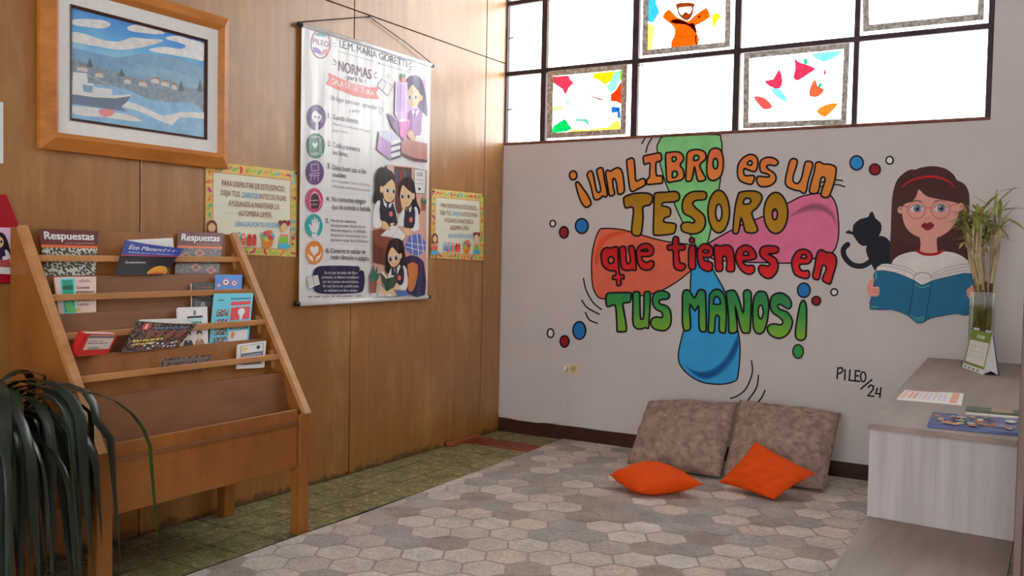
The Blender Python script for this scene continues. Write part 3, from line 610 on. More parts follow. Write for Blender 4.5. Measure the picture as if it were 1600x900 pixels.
A = art_panel('stained glass picture of a white dove in the lower window row', [(856.5, 111.5), (980.5, 100), (978, 210), (854.5, 216.5)], 8.5, (.6, -.01, 2.2))
A.zoom(850, 90, 6.92)
A.poly([(95, 205), (268, 195), (285, 240), (325, 270), (270, 325), (228, 405), (200, 340), (95, 270)], glass_tint(222, 56, 78)).poly([(545, 168), (770, 145), (725, 250), (660, 295), (590, 240), (520, 215)], glass_tint(250, 214, 20))
A.poly([(770, 145), (820, 140), (820, 235), (770, 350), (715, 385), (680, 310), (725, 250)], glass_tint(150, 232, 205)).poly([(820, 138), (846, 136), (840, 250), (820, 245)], glass_tint(140, 210, 40))
A.poly([(838, 252), (838, 500), (790, 475), (720, 470), (722, 400), (775, 355)], glass_tint(232, 60, 16)).poly([(725, 545), (745, 528), (822, 540), (830, 660), (795, 650), (795, 590), (735, 600)], glass_tint(30, 110, 190))
A.poly([(90, 815), (95, 745), (160, 705), (230, 668), (265, 720), (305, 768), (240, 800)], glass_tint(10, 200, 90)).poly([(250, 805), (330, 775), (450, 780), (700, 752), (775, 680), (820, 690), (830, 775), (450, 800)], glass_tint(250, 200, 70, 1.4))
A.poly([(95, 545), (200, 515), (210, 555), (95, 580)], glass_tint(252, 226, 120, 1.5)).poly([(500, 412), (640, 452), (630, 468), (505, 425)], glass_tint(200, 70, 50))
A.stroke([(320, 405), (380, 448), (410, 430), (440, 415)], .8, LD).stroke([(228, 405), (300, 300), (420, 230), (560, 230), (660, 295), (712, 400), (715, 560)], .35, glass_tint(170, 190, 180), False, 4)
for q in ([(235, 490), (265, 455), (280, 490)], [(255, 545), (300, 500), (315, 515)], [(310, 560), (355, 495), (362, 510)]): A.poly(q, glass_tint(110, 220, 180))
A.poly([(340, 690), (350, 665), (470, 668), (500, 745), (430, 690)], glass_tint(110, 210, 180)); A.stroke([(345, 690), (352, 666), (470, 668), (500, 750)], .7, LD)
A.stroke([(160, 705), (230, 668), (265, 720), (305, 768)], .7, LD); A.stroke([(720, 470), (790, 475), (838, 500)], .6, LD)
A.flush()
A = art_panel('stained glass picture of a bearded monk in orange robe raising both arms', [(1006, -40), (1143, -52), (1141, 73.5), (1003.5, 87.5)], 8.5, (1.4, -.01, 2.75))
A.zoom(1000, 0, 10)
ROBE = glass_tint(232, 96, 10); RB2 = glass_tint(140, 34, 6, .9); BRD = glass_tint(150, 56, 20)
A.poly([(120, -300), (240, -300), (255, 50), (305, 190), (200, 360), (115, 330)], glass_tint(60, 190, 235)).poly([(118, 350), (230, 420), (200, 640), (180, 780), (115, 790)], glass_tint(252, 232, 90, 1.5))
A.poly([(1130, 230), (1220, 200), (1275, 265), (1210, 320), (1150, 450), (1120, 300)], glass_tint(250, 226, 40)).poly([(1000, 100), (1010, 10), (1320, -80), (1320, 210), (1200, 210), (1240, 90), (1060, 60)], glass_tint(200, 198, 196, 1.6))
A.poly([(440, 150), (500, 190), (580, 270), (680, 310), (760, 330), (850, 250), (1020, 130), (1055, 150), (1095, 270), (900, 385), (870, 420), (895, 540), (905, 700), (490, 745), (540, 550), (530, 420), (440, 345), (355, 260)], ROBE, 2)
A.poly([(470, 335), (560, 300), (660, 320), (760, 370), (830, 360), (870, 430), (890, 530), (800, 430), (700, 380), (560, 370)], RB2, 2).poly([(900, 262), (950, 235), (930, 290)], RB2)
A.poly([(572, 110), (560, 75), (600, 52), (760, 40), (850, 60), (855, 95), (835, 120), (835, 180), (800, 270), (740, 325), (660, 290), (600, 220), (585, 160)], BRD, 2, holes=[[(605, 128), (700, 112), (810, 108), (800, 180), (765, 220), (735, 190), (700, 195), (660, 235), (620, 200)]])
A.poly([(605, 128), (700, 112), (810, 108), (800, 180), (765, 220), (735, 190), (700, 195), (660, 235), (620, 200)], glass_tint(252, 244, 226, 3), 2).ell(712, 222, 14, 14, glass_tint(250, 180, 140, 2))
A.stroke([(640, 150), (665, 155)], .8, BRD).stroke([(740, 135), (775, 130)], .8, BRD)
A.stroke([(530, 548), (620, 568), (760, 578), (900, 555)], 2.4, glass_tint(255, 250, 240, 3), False, 3).stroke([(880, 560), (870, 620), (885, 690)], 1.6, glass_tint(120, 50, 30))
A.poly([(545, 20), (600, 10), (590, -70), (540, -60)], glass_tint(252, 230, 210, 3))
A.flush()
A = art_panel('stained glass picture of five red and orange tulips beside the last clear pane', [(1162.5, 83.5), (1328, 67), (1322.5, 194.5), (1161, 201)], 8.8, (2.1, -.01, 2.2))
A.zoom(1140, 0, 3.478)
PK = glass_tint(224, 52, 84); OR = glass_tint(244, 130, 40); LG = glass_tint(40, 200, 140); LB = glass_tint(120, 212, 240, 1.3)
A.poly([(352, 318), (372, 335), (398, 345), (430, 355), (467, 375), (430, 400), (372, 438), (347, 420), (358, 370)], PK, 2).poly([(400, 322), (424, 318), (422, 350), (404, 348)], LG)
A.poly([(190, 440), (238, 430), (270, 376), (288, 440), (270, 482), (220, 470)], PK, 2).poly([(440, 470), (465, 430), (480, 470), (516, 488), (480, 525), (434, 522)], glass_tint(240, 96, 60), 2).poly([(480, 460), (500, 445), (502, 468), (484, 480)], LG)
A.poly([(130, 525), (190, 532), (235, 582), (190, 595), (165, 575)], glass_tint(236, 84, 76), 2).poly([(472, 605), (520, 570), (590, 562), (550, 610), (515, 636)], OR, 2).poly([(512, 405), (519, 352), (525, 405)], PK).poly([(135, 315), (150, 318), (168, 338)], PK)
A.poly([(455, 292), (610, 276), (560, 318), (510, 335), (460, 312)], LB, 2).poly([(222, 480), (280, 488), (318, 555), (260, 530)], LB, 2)
for q in ([(240, 590), (270, 612)], [(440, 605), (400, 640)], [(330, 440), (340, 600)], [(425, 550), (395, 640)]): A.stroke(q, .4, glass_tint(150, 215, 190, 1.6))
A.flush()
A = art_panel('foil-edged clear glass picture in the upper right corner of the window', [(1347.5, -35), (1540, -52), (1537, 31), (1348.5, 50)], 10, (2.85, -.01, 2.75))
A.zoom(1140, 0, 3.478); FA = glass_tint(214, 212, 210, 3)
for q in ([(840, 40), (880, 30), (920, 45)], [(940, 10), (950, -30), (990, -50)], [(1000, 60), (1080, 40), (1120, -20)]): A.stroke(q, .5, FA, False, 4)
A.flush()

# ================================================================== ON THE WOODEN WALL
KL = .55
def pr(r, g, b, **k): return paint(r, g, b, KL, rough=.55, spec=.25, kind='print', **k)
# ---- framed painting
t = thing('framed_painting', 'framed landscape painting of a boat, lake and mountains on the wooden wall', 'painting', (0, -3.12, 1.735))
m_frame = wood('honey_wood_frame', rgb(146, 86, 32, .58), rgb(178, 114, 50, .58), rough=.4, spec=.4, gs=(5, 1.2, 5))
m_liner = M('cream_linen_liner', rgb(214, 208, 190, .58), rough=.85, var=.03, scale=30, bump=.05, bscale=300)
m_fil = M('dark_fillet', rgb(62, 36, 26, .6), rough=.5)
FY0, FY1, FZ0, FZ1 = -3.635, -2.655, 1.742, 2.492
def frame_bars(name, y0, y1, z0, z1, prof, mat, par):
    """four mitred bars with profile prof = [(inset, height)]"""
    for side in range(4):
        vs = []
        for d, h in prof:
            c = [(y0+d, z0+d), (y1-d, z0+d), (y1-d, z1-d), (y0+d, z1-d)]
            a, b = c[side], c[(side+1) % 4]
            vs += [(h, a[0], a[1]), (h, b[0], b[1])]
        n = len(prof); fs = [(2*i, 2*i+1, 2*((i+1) % n)+1, 2*((i+1) % n)) for i in range(n)]
        fs += [tuple(2*i for i in range(n))[::-1], tuple(2*i+1 for i in range(n))]
        mesh(name, vs, fs, mat, par)
frame_bars('frame_bar', FY0, FY1, FZ0, FZ1, [(0, .004), (0, .028), (.052, .058), (.074, .036), (.074, .004)], m_frame, t)
frame_bars('liner_bar', FY0+.074, FY1-.074, FZ0+.074, FZ1-.074, [(0, .006), (0, .034), (.058, .026), (.058, .006)], m_liner, t)
frame_bars('fillet_bar', FY0+.132, FY1-.132, FZ0+.132, FZ1-.132, [(0, .006), (0, .03), (.012, .022), (.012, .006)], m_fil, t)
cy0, cy1, cz0, cz1 = FY0+.143, FY1-.143, FZ0+.143, FZ1-.143
canvas = MB().box(.006, .018, cy0, cy1, cz0, cz1).build('canvas', M('canvas_cloth', rgb(110, 150, 190, .6), rough=.4), t)
PP = Plane((.018, 0, 0), (0, 1, 0), (0, 0, 1)); A = Art(PP, canvas, .0002, .00008)
def cmap(x, y):   # photo enlargement of the canvas -> canvas metres
    u = (x-370)/697; top = 25+u*175; bot = 655+u*85; v = (y-top)/(bot-top)
    return (cy0+(cy1-cy0)*min(1, max(0, u)), cz1-(cz1-cz0)*min(1, max(0, v)))
A.map = cmap; A.w = 3.33
def po(r, g, b, **k): return paint(r, g, b, .55, rough=.32, spec=.5, kind='oil', coat=.5, **k)
A.part('sky').poly([(370, 25), (1070, 200), (1070, 330), (800, 290), (600, 300), (370, 250)], grad('oil_sky', [(150, 188, 216), (96, 150, 200), (58, 112, 176)], 2, .37, .62, .5))
for pts in ([(372, 95), (440, 85), (520, 88), (556, 110), (520, 135), (440, 130), (380, 122)], [(640, 120), (690, 105), (760, 118), (838, 150), (790, 158), (700, 150), (650, 142)],
            [(370, 165), (430, 170), (520, 200), (600, 205), (660, 180), (740, 185), (830, 190), (780, 215), (690, 240), (600, 252), (500, 240), (370, 215)],
            [(840, 182), (900, 165), (980, 185), (1068, 215), (1068, 305), (980, 290), (880, 275), (750, 250), (830, 228), (930, 240), (950, 215)]):
    A.part('cloud').poly(pts, po(196, 192, 188, var=.15, scale=30), 3)
A.part('mountains').poly([(370, 250), (440, 268), (520, 292), (600, 296), (690, 272), (740, 266), (800, 280), (860, 280), (940, 305), (1070, 355), (1070, 480), (900, 470), (600, 420), (370, 330)], po(104, 138, 166, var=.1, scale=25))
A.poly([(690, 330), (800, 345), (950, 385), (1070, 410), (1070, 470), (800, 430), (650, 380)], po(114, 148, 168, var=.12, scale=30))
A.part('far_shore').poly([(370, 320), (460, 345), (560, 375), (640, 395), (700, 420), (800, 400), (900, 430), (1000, 470), (1070, 440), (1070, 600), (1000, 540), (860, 545), (740, 525), (620, 470), (370, 440)], po(112, 128, 142, var=.22, scale=45), 0)
for x, y, w in ((420, 360, 50), (500, 390, 40), (640, 420, 34), (720, 432, 44), (785, 412, 44), (840, 428, 44), (890, 445, 30)):
    A.part('painted_house').poly([(x-w/2, y+22), (x-w/2, y+4), (x, y-12), (x+w/2, y+8), (x+w/2, y+28)], po(176, 170, 164)).poly([(x-w/2-4, y+6), (x, y-13), (x+w/2+4, y+10), (x, y-2)], po(150, 110, 96))
for x, y, h in ((455, 350, 40), (610, 395, 34), (930, 470, 55), (1040, 470, 60)): A.part('painted_tree').poly([(x-16, y+8), (x-8, y-h*.5), (x, y-h), (x+9, y-h*.4), (x+16, y+10)], po(70, 92, 92))
A.part('water').poly([(370, 440), (620, 470), (740, 525), (860, 545), (1000, 540), (1070, 600), (1070, 740), (370, 655)], po(118, 158, 200, var=.14, scale=16))
A.poly([(370, 585), (480, 590), (560, 610), (640, 620), (720, 655), (640, 655), (520, 640), (420, 640), (370, 620)], po(196, 206, 214, var=.1, scale=25), 2).poly([(640, 545), (740, 580), (830, 620), (920, 600), (1068, 600), (1068, 635), (930, 625), (880, 672), (800, 645), (700, 600), (610, 575)], po(196, 206, 214, var=.1, scale=25), 2)
A.part('boat_hull').poly([(370, 505), (480, 520), (580, 520), (660, 503), (640, 545), (605, 580), (640, 604), (520, 590), (370, 572)], po(92, 106, 124)).poly([(370, 498), (490, 515), (590, 512), (662, 502), (655, 515), (580, 530), (480, 530), (370, 518)], po(206, 208, 208))
A.part('boat_cabin').poly([(375, 390), (440, 395), (445, 450), (470, 452), (475, 470), (560, 478), (565, 515), (490, 518), (372, 500)], po(186, 192, 198)).poly([(420, 460), (470, 465), (465, 505), (425, 500)], po(110, 140, 166)).stroke([(435, 400), (640, 500)], .6, po(180, 180, 180))
A.part('red_reflection').poly([(498, 600), (540, 592), (575, 602), (560, 630), (525, 640), (500, 620)], po(196, 120, 116), 2)
A.flush()

# ---- hanging vinyl banner with the reading-room rules
m_vin = M('white_vinyl', rgb(204, 198, 200, KL), rough=.3, spec=.6, var=.02, scale=3, wave=.6, coat=.5)
def bp_(r, g, b, **k): return paint(r, g, b, KL, rough=.3, spec=.5, kind='vinyl', wave=.6, var=.04, coat=.5, **k)
ban = thing('wall_banner', 'tall white hanging vinyl banner with numbered reading room rules', 'banner', (.02, -1.53, 1.03))
BP = Plane((.024, 0, 0), (0, 1, 0), (0, 0, 1))
q = [BP.px(474, 37), BP.px(675, 98.5), BP.px(666, 469), BP.px(465.5, 476.5)]
by0, by1, bz0, bz1 = (q[0][0]+q[3][0])/2, (q[1][0]+q[2][0])/2, (q[2][1]+q[3][1])/2, (q[0][1]+q[1][1])/2
bsheet = MB().box(.02, .0236, by0, by1, bz0, bz1).build('banner_sheet', m_vin, ban)
m_rod = M('black_plastic', (.02, .02, .022), rough=.4)
for z in (bz0+.012, bz1-.012):
    r = MB().tube([(.022, by0-.004, z), (.022, by1+.004, z)], .014, 12).build('hem_rod', m_vin, ban, smooth=True)
    for y, s in ((by0, -1), (by1, 1)): MB().tube([(.022, y+s*.003, z), (.022, y+s*.028, z)], [.015, .012], 12).build('end_cap', m_rod, r)
hk = V3((.012, -1.575, 2.752))
MB().tube([(.022, by0+.0, bz1+.004), (.02, by0+.25, bz1+.075), hk, (.02, by1-.25, bz1+.078), (.022, by1-.0, bz1+.004)], .0032, 6).build('hanging_cord', m_rod, ban)
MB().tube([(.0, hk.y, hk.z), (.02, hk.y, hk.z)], .005, 8).build('nail', m_rod, ban)
A = Art(BP, bsheet, .0004, .00006)
DK = bp_(34, 28, 40); GY = bp_(110, 104, 112); PUR = bp_(78, 44, 98); GRE = bp_(40, 92, 76); MAG = bp_(168, 58, 98); TEA = bp_(32, 138, 142); ORB = bp_(196, 112, 44); NVY = bp_(28, 28, 62); WHT = bp_(206, 200, 202); SKN = bp_(222, 160, 124); HR = bp_(26, 22, 28); BRN = bp_(110, 62, 46); SAL = bp_(206, 92, 84); LIL = bp_(176, 150, 190); VST = bp_(30, 32, 48)
BA, BB, BC, BD, BE, BF = (460, 20, 6.427), (460, 150, 6.427), (460, 280, 4.5), (560, 240, 7.5), (560, 340, 6.428), (570, 90, 5.294)
A.zoom(*BA).part('emblem', 'round school emblem with an open book').ell(263, 312, 100, 150, NVY, n=32).ell(263, 312, 93, 142, SAL, n=32).ell(262, 312, 88, 136, WHT, n=32)
A.poly([(205, 215), (250, 195), (310, 215), (325, 240), (270, 238), (230, 235)], bp_(60, 120, 130), 2).stroke([(235, 205), (275, 175), (320, 205), (322, 240)], 1.5, SAL, False, 4)
A.poly([(185, 345), (230, 350), (268, 385), (268, 425), (225, 405), (190, 395)], bp_(112, 84, 158)).poly([(272, 385), (310, 362), (348, 375), (345, 410), (310, 412), (272, 428)], bp_(214, 120, 124))
A.text('PILEO', 185, 305, 345, 345, 56, bp_(120, 70, 110), .02, h1=56)
A.part('title_text').text('I.E.M. MARÍA GORETTI', 455, 345, 1130, 548, 78, DK, .014, h1=74); A.auto = 'title_ray'
for a in ([(418, 262), (432, 282)], [(398, 300), (424, 312)], [(405, 342), (422, 336)], [(1150, 520), (1172, 500)], [(1155, 542), (1178, 542)], [(1152, 562), (1170, 576)]): A.stroke(a, .9, DK)
A.auto = None; A.part('title_rule').stroke([(438, 386), (835, 500)], .5, DK).ell(850, 508, 9, 10, DK, n=10).stroke([(868, 514), (1155, 598)], .5, DK)
A.part('heading').text('NORMAS', 442, 580, 772, 668, 108, bp_(84, 40, 62), .014, h1=104)
for a in ([(395, 465), (420, 505)], [(388, 518), (414, 522)], [(798, 620), (822, 598)], [(800, 645), (826, 655)]): A.stroke(a, 1.1, DK)
A.part('subheading').text('- para la -', 495, 660, 718, 706, 52, DK, 0)
A.part('ribbon', 'salmon ribbon').poly([(340, 600), (450, 655), (600, 715), (740, 748), (848, 752), (820, 800), (850, 868), (740, 858), (600, 835), (450, 775), (318, 716), (352, 665)], SAL)
A.text('SALA DE LECTURA', 380, 716, 795, 838, 66, WHT, .014, h1=56)
A.part('motto').text('Un lugar para leer, aprender', 362, 870, 830, 975, 48, GY, 0).zoom(*BB).text('y soñar.', 550, 160, 662, 168, 34, GY, 0).stroke([(860, 175), (846, 140), (850, 112), (868, 120), (880, 140), (890, 125), (882, 155), (862, 178)], .5, GY)
A.zoom(*BA).part('book_doodle').blob([(832, 728), (880, 668), (925, 700), (985, 740), (940, 836), (890, 790), (836, 738)], bp_(190, 184, 206), DK, .6, 0).stroke([(910, 690), (915, 725), (880, 780)], .5, DK).stroke([(932, 660), (925, 625), (945, 612), (960, 635), (940, 665)], .5, GY)
# numbered rules
A.zoom(*BB)
def disc(cx, cy, rx, ry, mat): A.part('icon_disc').ell(cx, cy, rx, ry, mat, n=30)
disc(218, 216, 96, 128, PUR); A.poly([(165, 250), (170, 150), (215, 115), (260, 130), (285, 200), (285, 265), (150, 262)], bp_(104, 74, 126), 2).ell(220, 205, 50, 62, WHT).poly([(170, 190), (200, 140), (232, 165), (270, 195), (265, 150), (220, 125), (180, 145)], PUR, 2).ell(204, 210, 9, 12, PUR).ell(240, 215, 9, 12, PUR).poly([(208, 340), (212, 260), (228, 235), (238, 290), (235, 342)], WHT)
disc(210, 500, 94, 128, GRE); A.stroke([(152, 415), (250, 410), (252, 575), (152, 575)], .9, WHT, True).stroke([(262, 425), (268, 590), (165, 592)], .8, WHT).poly([(204, 528), (176, 490), (178, 470), (194, 468), (204, 482), (216, 466), (230, 470), (230, 492)], WHT)
disc(200, 768, 92, 124, PUR); A.stroke([(165, 690), (235, 680), (242, 745), (170, 755)], .9, LIL, True).stroke([(150, 785), (240, 770), (242, 795), (155, 800)], .9, LIL, True).stroke([(165, 800), (158, 855)], .9, LIL).stroke([(230, 795), (235, 855)], .9, LIL).stroke([(200, 800), (198, 840)], .9, LIL)
A.part('rule_text').text('1.', 335, 222, 366, 226, 56, DK, .006).text('Guarda silencio.', 385, 232, 638, 278, 52, DK, .006).text('Mantén un ambiente tranquilo', 385, 290, 760, 368, 28, GY).text('para leer.', 385, 355, 545, 380, 28, GY)
A.part('rule_text').text('2.', 332, 500, 364, 505, 52, DK, .006).text('Cuida y conserva', 385, 512, 655, 560, 52, DK, .006).text('los libros.', 385, 586, 535, 612, 52, DK, .006)
A.part('rule_text').text('3.', 325, 726, 360, 730, 56, DK, .008).text('Dales buen uso a los', 380, 738, 715, 782, 54, DK, .008).text('muebles.', 380, 808, 518, 824, 50, DK, .008)
A.zoom(*BC).text('No te recuestes sobre la alfombra.', 262, 18, 530, 50, 20, GY).text('Utiliza adecuadamente los cojines.', 262, 55, 530, 88, 20, GY)
disc(136, 148, 62, 86, MAG); A.poly([(112, 200), (105, 150), (115, 112), (140, 92), (162, 110), (170, 150), (168, 200), (140, 208)], bp_(60, 26, 44), 2).stroke([(120, 100), (140, 88), (155, 102)], .8, WHT).stroke([(108, 150), (165, 148)], .8, WHT).stroke([(112, 178), (160, 178)], .7, WHT).stroke([(112, 200), (105, 150), (115, 112), (140, 92), (162, 110), (190, 160), (168, 200)], .6, WHT)
disc(134, 328, 61, 84, TEA); A.poly([(118, 375), (102, 335), (98, 315), (108, 318), (120, 332), (118, 285), (127, 283), (132, 315), (134, 270), (143, 270), (146, 312), (152, 276), (160, 278), (160, 318), (168, 295), (174, 300), (168, 345), (155, 378)], WHT).poly([(118, 382), (155, 382), (158, 412), (118, 412)], WHT)
disc(136, 515, 61, 82, ORB); A.poly([(136, 540), (108, 505), (106, 480), (122, 468), (136, 482), (150, 466), (166, 478), (164, 506)], WHT).poly([(88, 505), (96, 530), (122, 545), (130, 582), (104, 560), (90, 535)], WHT).poly([(186, 500), (178, 530), (152, 545), (142, 582), (168, 560), (184, 535)], WHT)
A.part('rule_text').text('4.', 219, 152, 246, 155, 34, DK, .01).text('No consumas ningún', 260, 155, 498, 172, 36, DK, .01).text('tipo de comida o bebida.', 258, 208, 534, 226, 36, DK, .01)
A.part('rule_text').text('5.', 216, 308, 242, 310, 36, DK, .01)
for i, (tx, x1) in enumerate((('Mantén las relaciones', 430), ('interpersonales dentro de un', 492), ('clima de respeto y cordialidad.', 500), ('Respeta las instrucciones de la', 507), ('persona a cargo de la biblioteca.', 517))): A.text(tx, 252, 300+i*33.5, x1, 309+i*34.5, 22, DK, .004)
A.part('rule_text').text('6.', 217, 518, 243, 520, 38, DK, .01).text('Conserva tu celular en', 250, 518, 496, 526, 36, DK, .01).text('modo vibración o apágalo.', 252, 562, 524, 572, 36, DK, .01)
for y in (92, 250, 450): A.stroke([(205, y), (535, y+18)], .25, bp_(150, 146, 150))
A.part('note_box', 'dark blue rounded note box').poly([(128, 660), (150, 620), (220, 608), (440, 612), (478, 635), (490, 700), (482, 770), (450, 798), (300, 806), (180, 802), (135, 780), (125, 720)], NVY, 3)
for i, (tx, x0, x1) in enumerate((('En el caso de daño del libro', 208, 438), ('prestado, se deberá restablecer', 190, 450), ('con las mismas características.', 193, 447), ('En caso de no ser posible esto,', 197, 450), ('se solicitará un libro similar.', 205, 443))): A.text(tx, x0, 666+i*31, x1, 667+i*31, 20, WHT, .002)
A.part('open_book_icon').blob([(78, 690), (120, 680), (160, 670), (176, 740), (140, 752), (98, 778)], bp_(196, 204, 214), NVY, .6, 0).stroke([(122, 682), (138, 752)], .6, NVY)
for k in range(4): A.stroke([(88+k*3, 702+k*14), (118+k*3, 694+k*14)], .35, GY).stroke([(128+k*3, 692+k*14), (158+k*3, 684+k*14)], .35, GY)
A.part('star').poly([(465, 598), (472, 618), (488, 615), (476, 630), (482, 648), (464, 638), (450, 646), (456, 628), (446, 616), (460, 616)], bp_(232, 200, 170))
A.part('footer').scrawl(90, 830, 468, 823, 9, GY, 3)
# pictures
A.zoom(*BF)
A.part('picture_shelf').poly([(248, 196), (360, 200), (500, 180), (510, 700), (300, 560), (240, 470)], LIL)
for x in (262, 290, 318): A.stroke([(x, 230), (x-4, 440)], 2.2, bp_(150, 124, 176))
A.poly([(290, 165), (335, 170), (330, 208), (296, 204)], SAL).poly([(285, 160), (300, 125), (312, 145), (325, 122), (335, 165), (310, 172)], GRE)
A.part('girl_reading').poly([(345, 225), (352, 175), (400, 145), (450, 165), (480, 230), (500, 330), (512, 480), (470, 470), (440, 420), (360, 300)], bp_(64, 42, 88), 2)
A.poly([(350, 300), (362, 250), (388, 225), (420, 260), (450, 300), (448, 360), (415, 410), (388, 416), (362, 380)], SKN, 2).ell(458, 335, 14, 26, SKN)
for cx in (362, 412): A.ell(cx, 328, 16, 26, WHT).ell(cx+2, 330, 9, 18, bp_(60, 40, 70))
A.stroke([(380, 385), (392, 390), (402, 384)], .5, BRN)
A.poly([(350, 460), (385, 425), (440, 420), (480, 455), (505, 520), (505, 680), (430, 705), (345, 600)], bp_(130, 78, 140), 0).poly([(385, 420), (410, 460), (438, 420), (440, 450), (405, 500), (380, 450)], WHT).poly([(398, 455), (412, 455), (414, 495), (400, 495)], NVY)
A.poly([(470, 455), (500, 500), (510, 600), (505, 700), (430, 712), (412, 690), (418, 645), (455, 640), (462, 560)], WHT, 2).poly([(340, 625), (380, 600), (400, 640), (415, 680), (395, 695), (365, 670)], SKN, 2)
A.part('held_book').poly([(180, 458), (270, 520), (280, 650), (215, 570)], bp_(96, 60, 112)).poly([(272, 520), (370, 520), (365, 560), (345, 610), (330, 690), (285, 650)], bp_(186, 100, 160)).poly([(180, 455), (240, 490), (275, 522), (300, 505), (368, 518), (280, 532)], WHT)
A.part('table').poly([(295, 690), (360, 680), (510, 712), (508, 850), (420, 845), (330, 810), (295, 790)], bp_(160, 112, 104)).poly([(295, 785), (380, 825), (508, 848), (508, 868), (400, 855), (295, 805)], bp_(90, 60, 66))
A.part('book_stack').poly([(108, 608), (190, 605), (280, 660), (290, 700), (205, 705), (110, 640)], bp_(170, 168, 196)).poly([(108, 640), (205, 705), (205, 850), (130, 790), (95, 760)], bp_(156, 118, 170))
for k in range(3): A.poly([(207, 690+k*52), (285, 672+k*52), (288, 702+k*52), (207, 728+k*52)], bp_(222, 214, 200)).poly([(205, 728+k*52), (288, 702+k*52), (290, 722+k*52), (205, 745+k*52)], bp_(70, 56, 90))
A.zoom(*BD)
A.part('picture_room').poly([(320, 125), (620, 160), (790, 200), (780, 1580), (560, 1600), (170, 1520), (165, 880), (330, 300)], bp_(176, 140, 124)).poly([(405, 150), (612, 170), (610, 700), (420, 700)], bp_(82, 50, 46))
for k, c in enumerate(((58, 66, 110), (120, 52, 56), (70, 84, 80), (60, 56, 96))): A.poly([(430+k*42, 200), (462+k*42, 202), (462+k*42, 330), (430+k*42, 330)], bp_(*c))
A.part('wall_sign').blob([(640, 180), (778, 198), (770, 472), (645, 465)], WHT, NVY, .8, 0).text('LEER', 672, 262, 742, 268, 48, DK, .006).text('es crecer', 662, 312, 748, 318, 26, GY).text('en silencio', 656, 358, 752, 366, 26, GY).poly([(702, 436), (686, 412), (688, 398), (702, 404), (716, 398), (718, 414)], NVY)
A.part('potted_cactus').poly([(716, 590), (780, 590), (772, 670), (725, 670)], bp_(140, 74, 58)).poly([(715, 550), (735, 500), (745, 560), (755, 495), (765, 555), (785, 515), (780, 590), (722, 588)], GRE)
def uniform_girl(nm, hair, face, ear, eyes, mouth, vest, shirts, tie, badge, hands):
    A.part(nm); A.poly(hair, HR, 2)
    for s in shirts: A.poly(s, WHT, 2)
    A.poly(vest, VST, 2); A.poly(face, SKN, 2); A.ell(*ear, SKN)
    A.poly(tie[0], WHT); A.poly(tie[1], NVY)
    for x, y in eyes: A.ell(x, y, 22, 34, WHT).ell(x+3, y+3, 15, 26, HR).ell(x+7, y-8, 4, 7, WHT)
    A.stroke(mouth, .5, bp_(130, 50, 46), False, 3).ell(*badge, SAL)
    for h in hands: A.poly(h, SKN, 2)
uniform_girl('girl_with_bow', [(160, 540), (180, 430), (185, 270), (215, 190), (255, 155), (290, 165), (310, 132), (330, 180), (390, 220), (415, 300), (415, 380), (400, 560), (300, 600), (180, 585)],
    [(270, 400), (300, 370), (375, 300), (415, 370), (418, 470), (390, 550), (340, 570), (290, 530)], (256, 420, 18, 42), [(325, 430), (398, 440)], [(335, 512), (352, 530), (372, 515)],
    [(245, 560), (290, 590), (330, 640), (390, 580), (440, 760), (440, 830), (360, 860), (240, 770)], [[(240, 550), (190, 580), (160, 700), (160, 850), (220, 870), (260, 830), (245, 700)], [(390, 580), (420, 640), (455, 790), (450, 850), (400, 840)]],
    ([(270, 510), (300, 570), (330, 600), (380, 570), (370, 620), (330, 650), (285, 600)], [(315, 595), (340, 595), (345, 660), (320, 660)]), (366, 706, 22, 32), [[(262, 790), (320, 810), (360, 890), (330, 900), (260, 850)], [(355, 820), (400, 812), (405, 835), (360, 840)]])
uniform_girl('girl_leaning', [(455, 470), (465, 380), (500, 300), (560, 275), (620, 300), (650, 400), (670, 560), (712, 660), (690, 720), (620, 640), (500, 560)],
    [(475, 480), (490, 400), (510, 370), (570, 430), (618, 470), (612, 560), (570, 620), (520, 620), (482, 570)], (628, 500, 18, 38), [(498, 500), (570, 498)], [(525, 580), (540, 588), (555, 580)],
    [(530, 640), (570, 660), (640, 640), (650, 740), (630, 870), (520, 860), (525, 720)], [[(500, 660), (530, 650), (520, 780), (510, 850), (450, 840), (455, 760)], [(640, 630), (680, 650), (695, 800), (690, 900), (600, 900), (632, 800)]],
    ([(540, 630), (560, 660), (600, 620), (610, 600), (600, 680), (560, 690)], [(555, 650), (580, 650), (580, 720), (558, 715)]), (600, 775, 20, 32), [[(485, 560), (520, 600), (535, 640), (515, 670), (490, 620)], [(520, 880), (580, 875), (600, 920), (540, 930)]])
A.zoom(*BE)
A.part('desk').poly([(130, 130), (215, 110), (330, 150), (450, 190), (430, 300), (260, 330), (130, 250)], BRN).poly([(132, 250), (260, 330), (262, 480), (132, 450)], bp_(84, 44, 38))
A.part('desk_book').poly([(208, 180), (320, 75), (385, 100), (460, 180), (430, 235), (320, 200)], WHT, 0).stroke([(385, 100), (320, 200)], .5, GY).poly([(208, 180), (320, 196), (430, 232), (430, 242), (318, 208), (208, 190)], bp_(120, 96, 84))
A.poly([(222, 50), (270, 60), (308, 110), (300, 128), (230, 90)], SKN, 2).poly([(445, 115), (490, 105), (515, 150), (490, 182), (450, 165)], SKN, 2)
A.part('plaid_skirt', 'blue plaid skirt').poly([(500, 180), (600, 160), (660, 250), (655, 330), (590, 385), (520, 370), (440, 295)], bp_(70, 98, 164))
for a in ([(470, 250), (650, 280)], [(455, 290), (640, 340)], [(520, 175), (530, 372)], [(575, 165), (590, 384)], [(620, 190), (640, 345)]): A.stroke(a, 1.1, bp_(190, 196, 214))
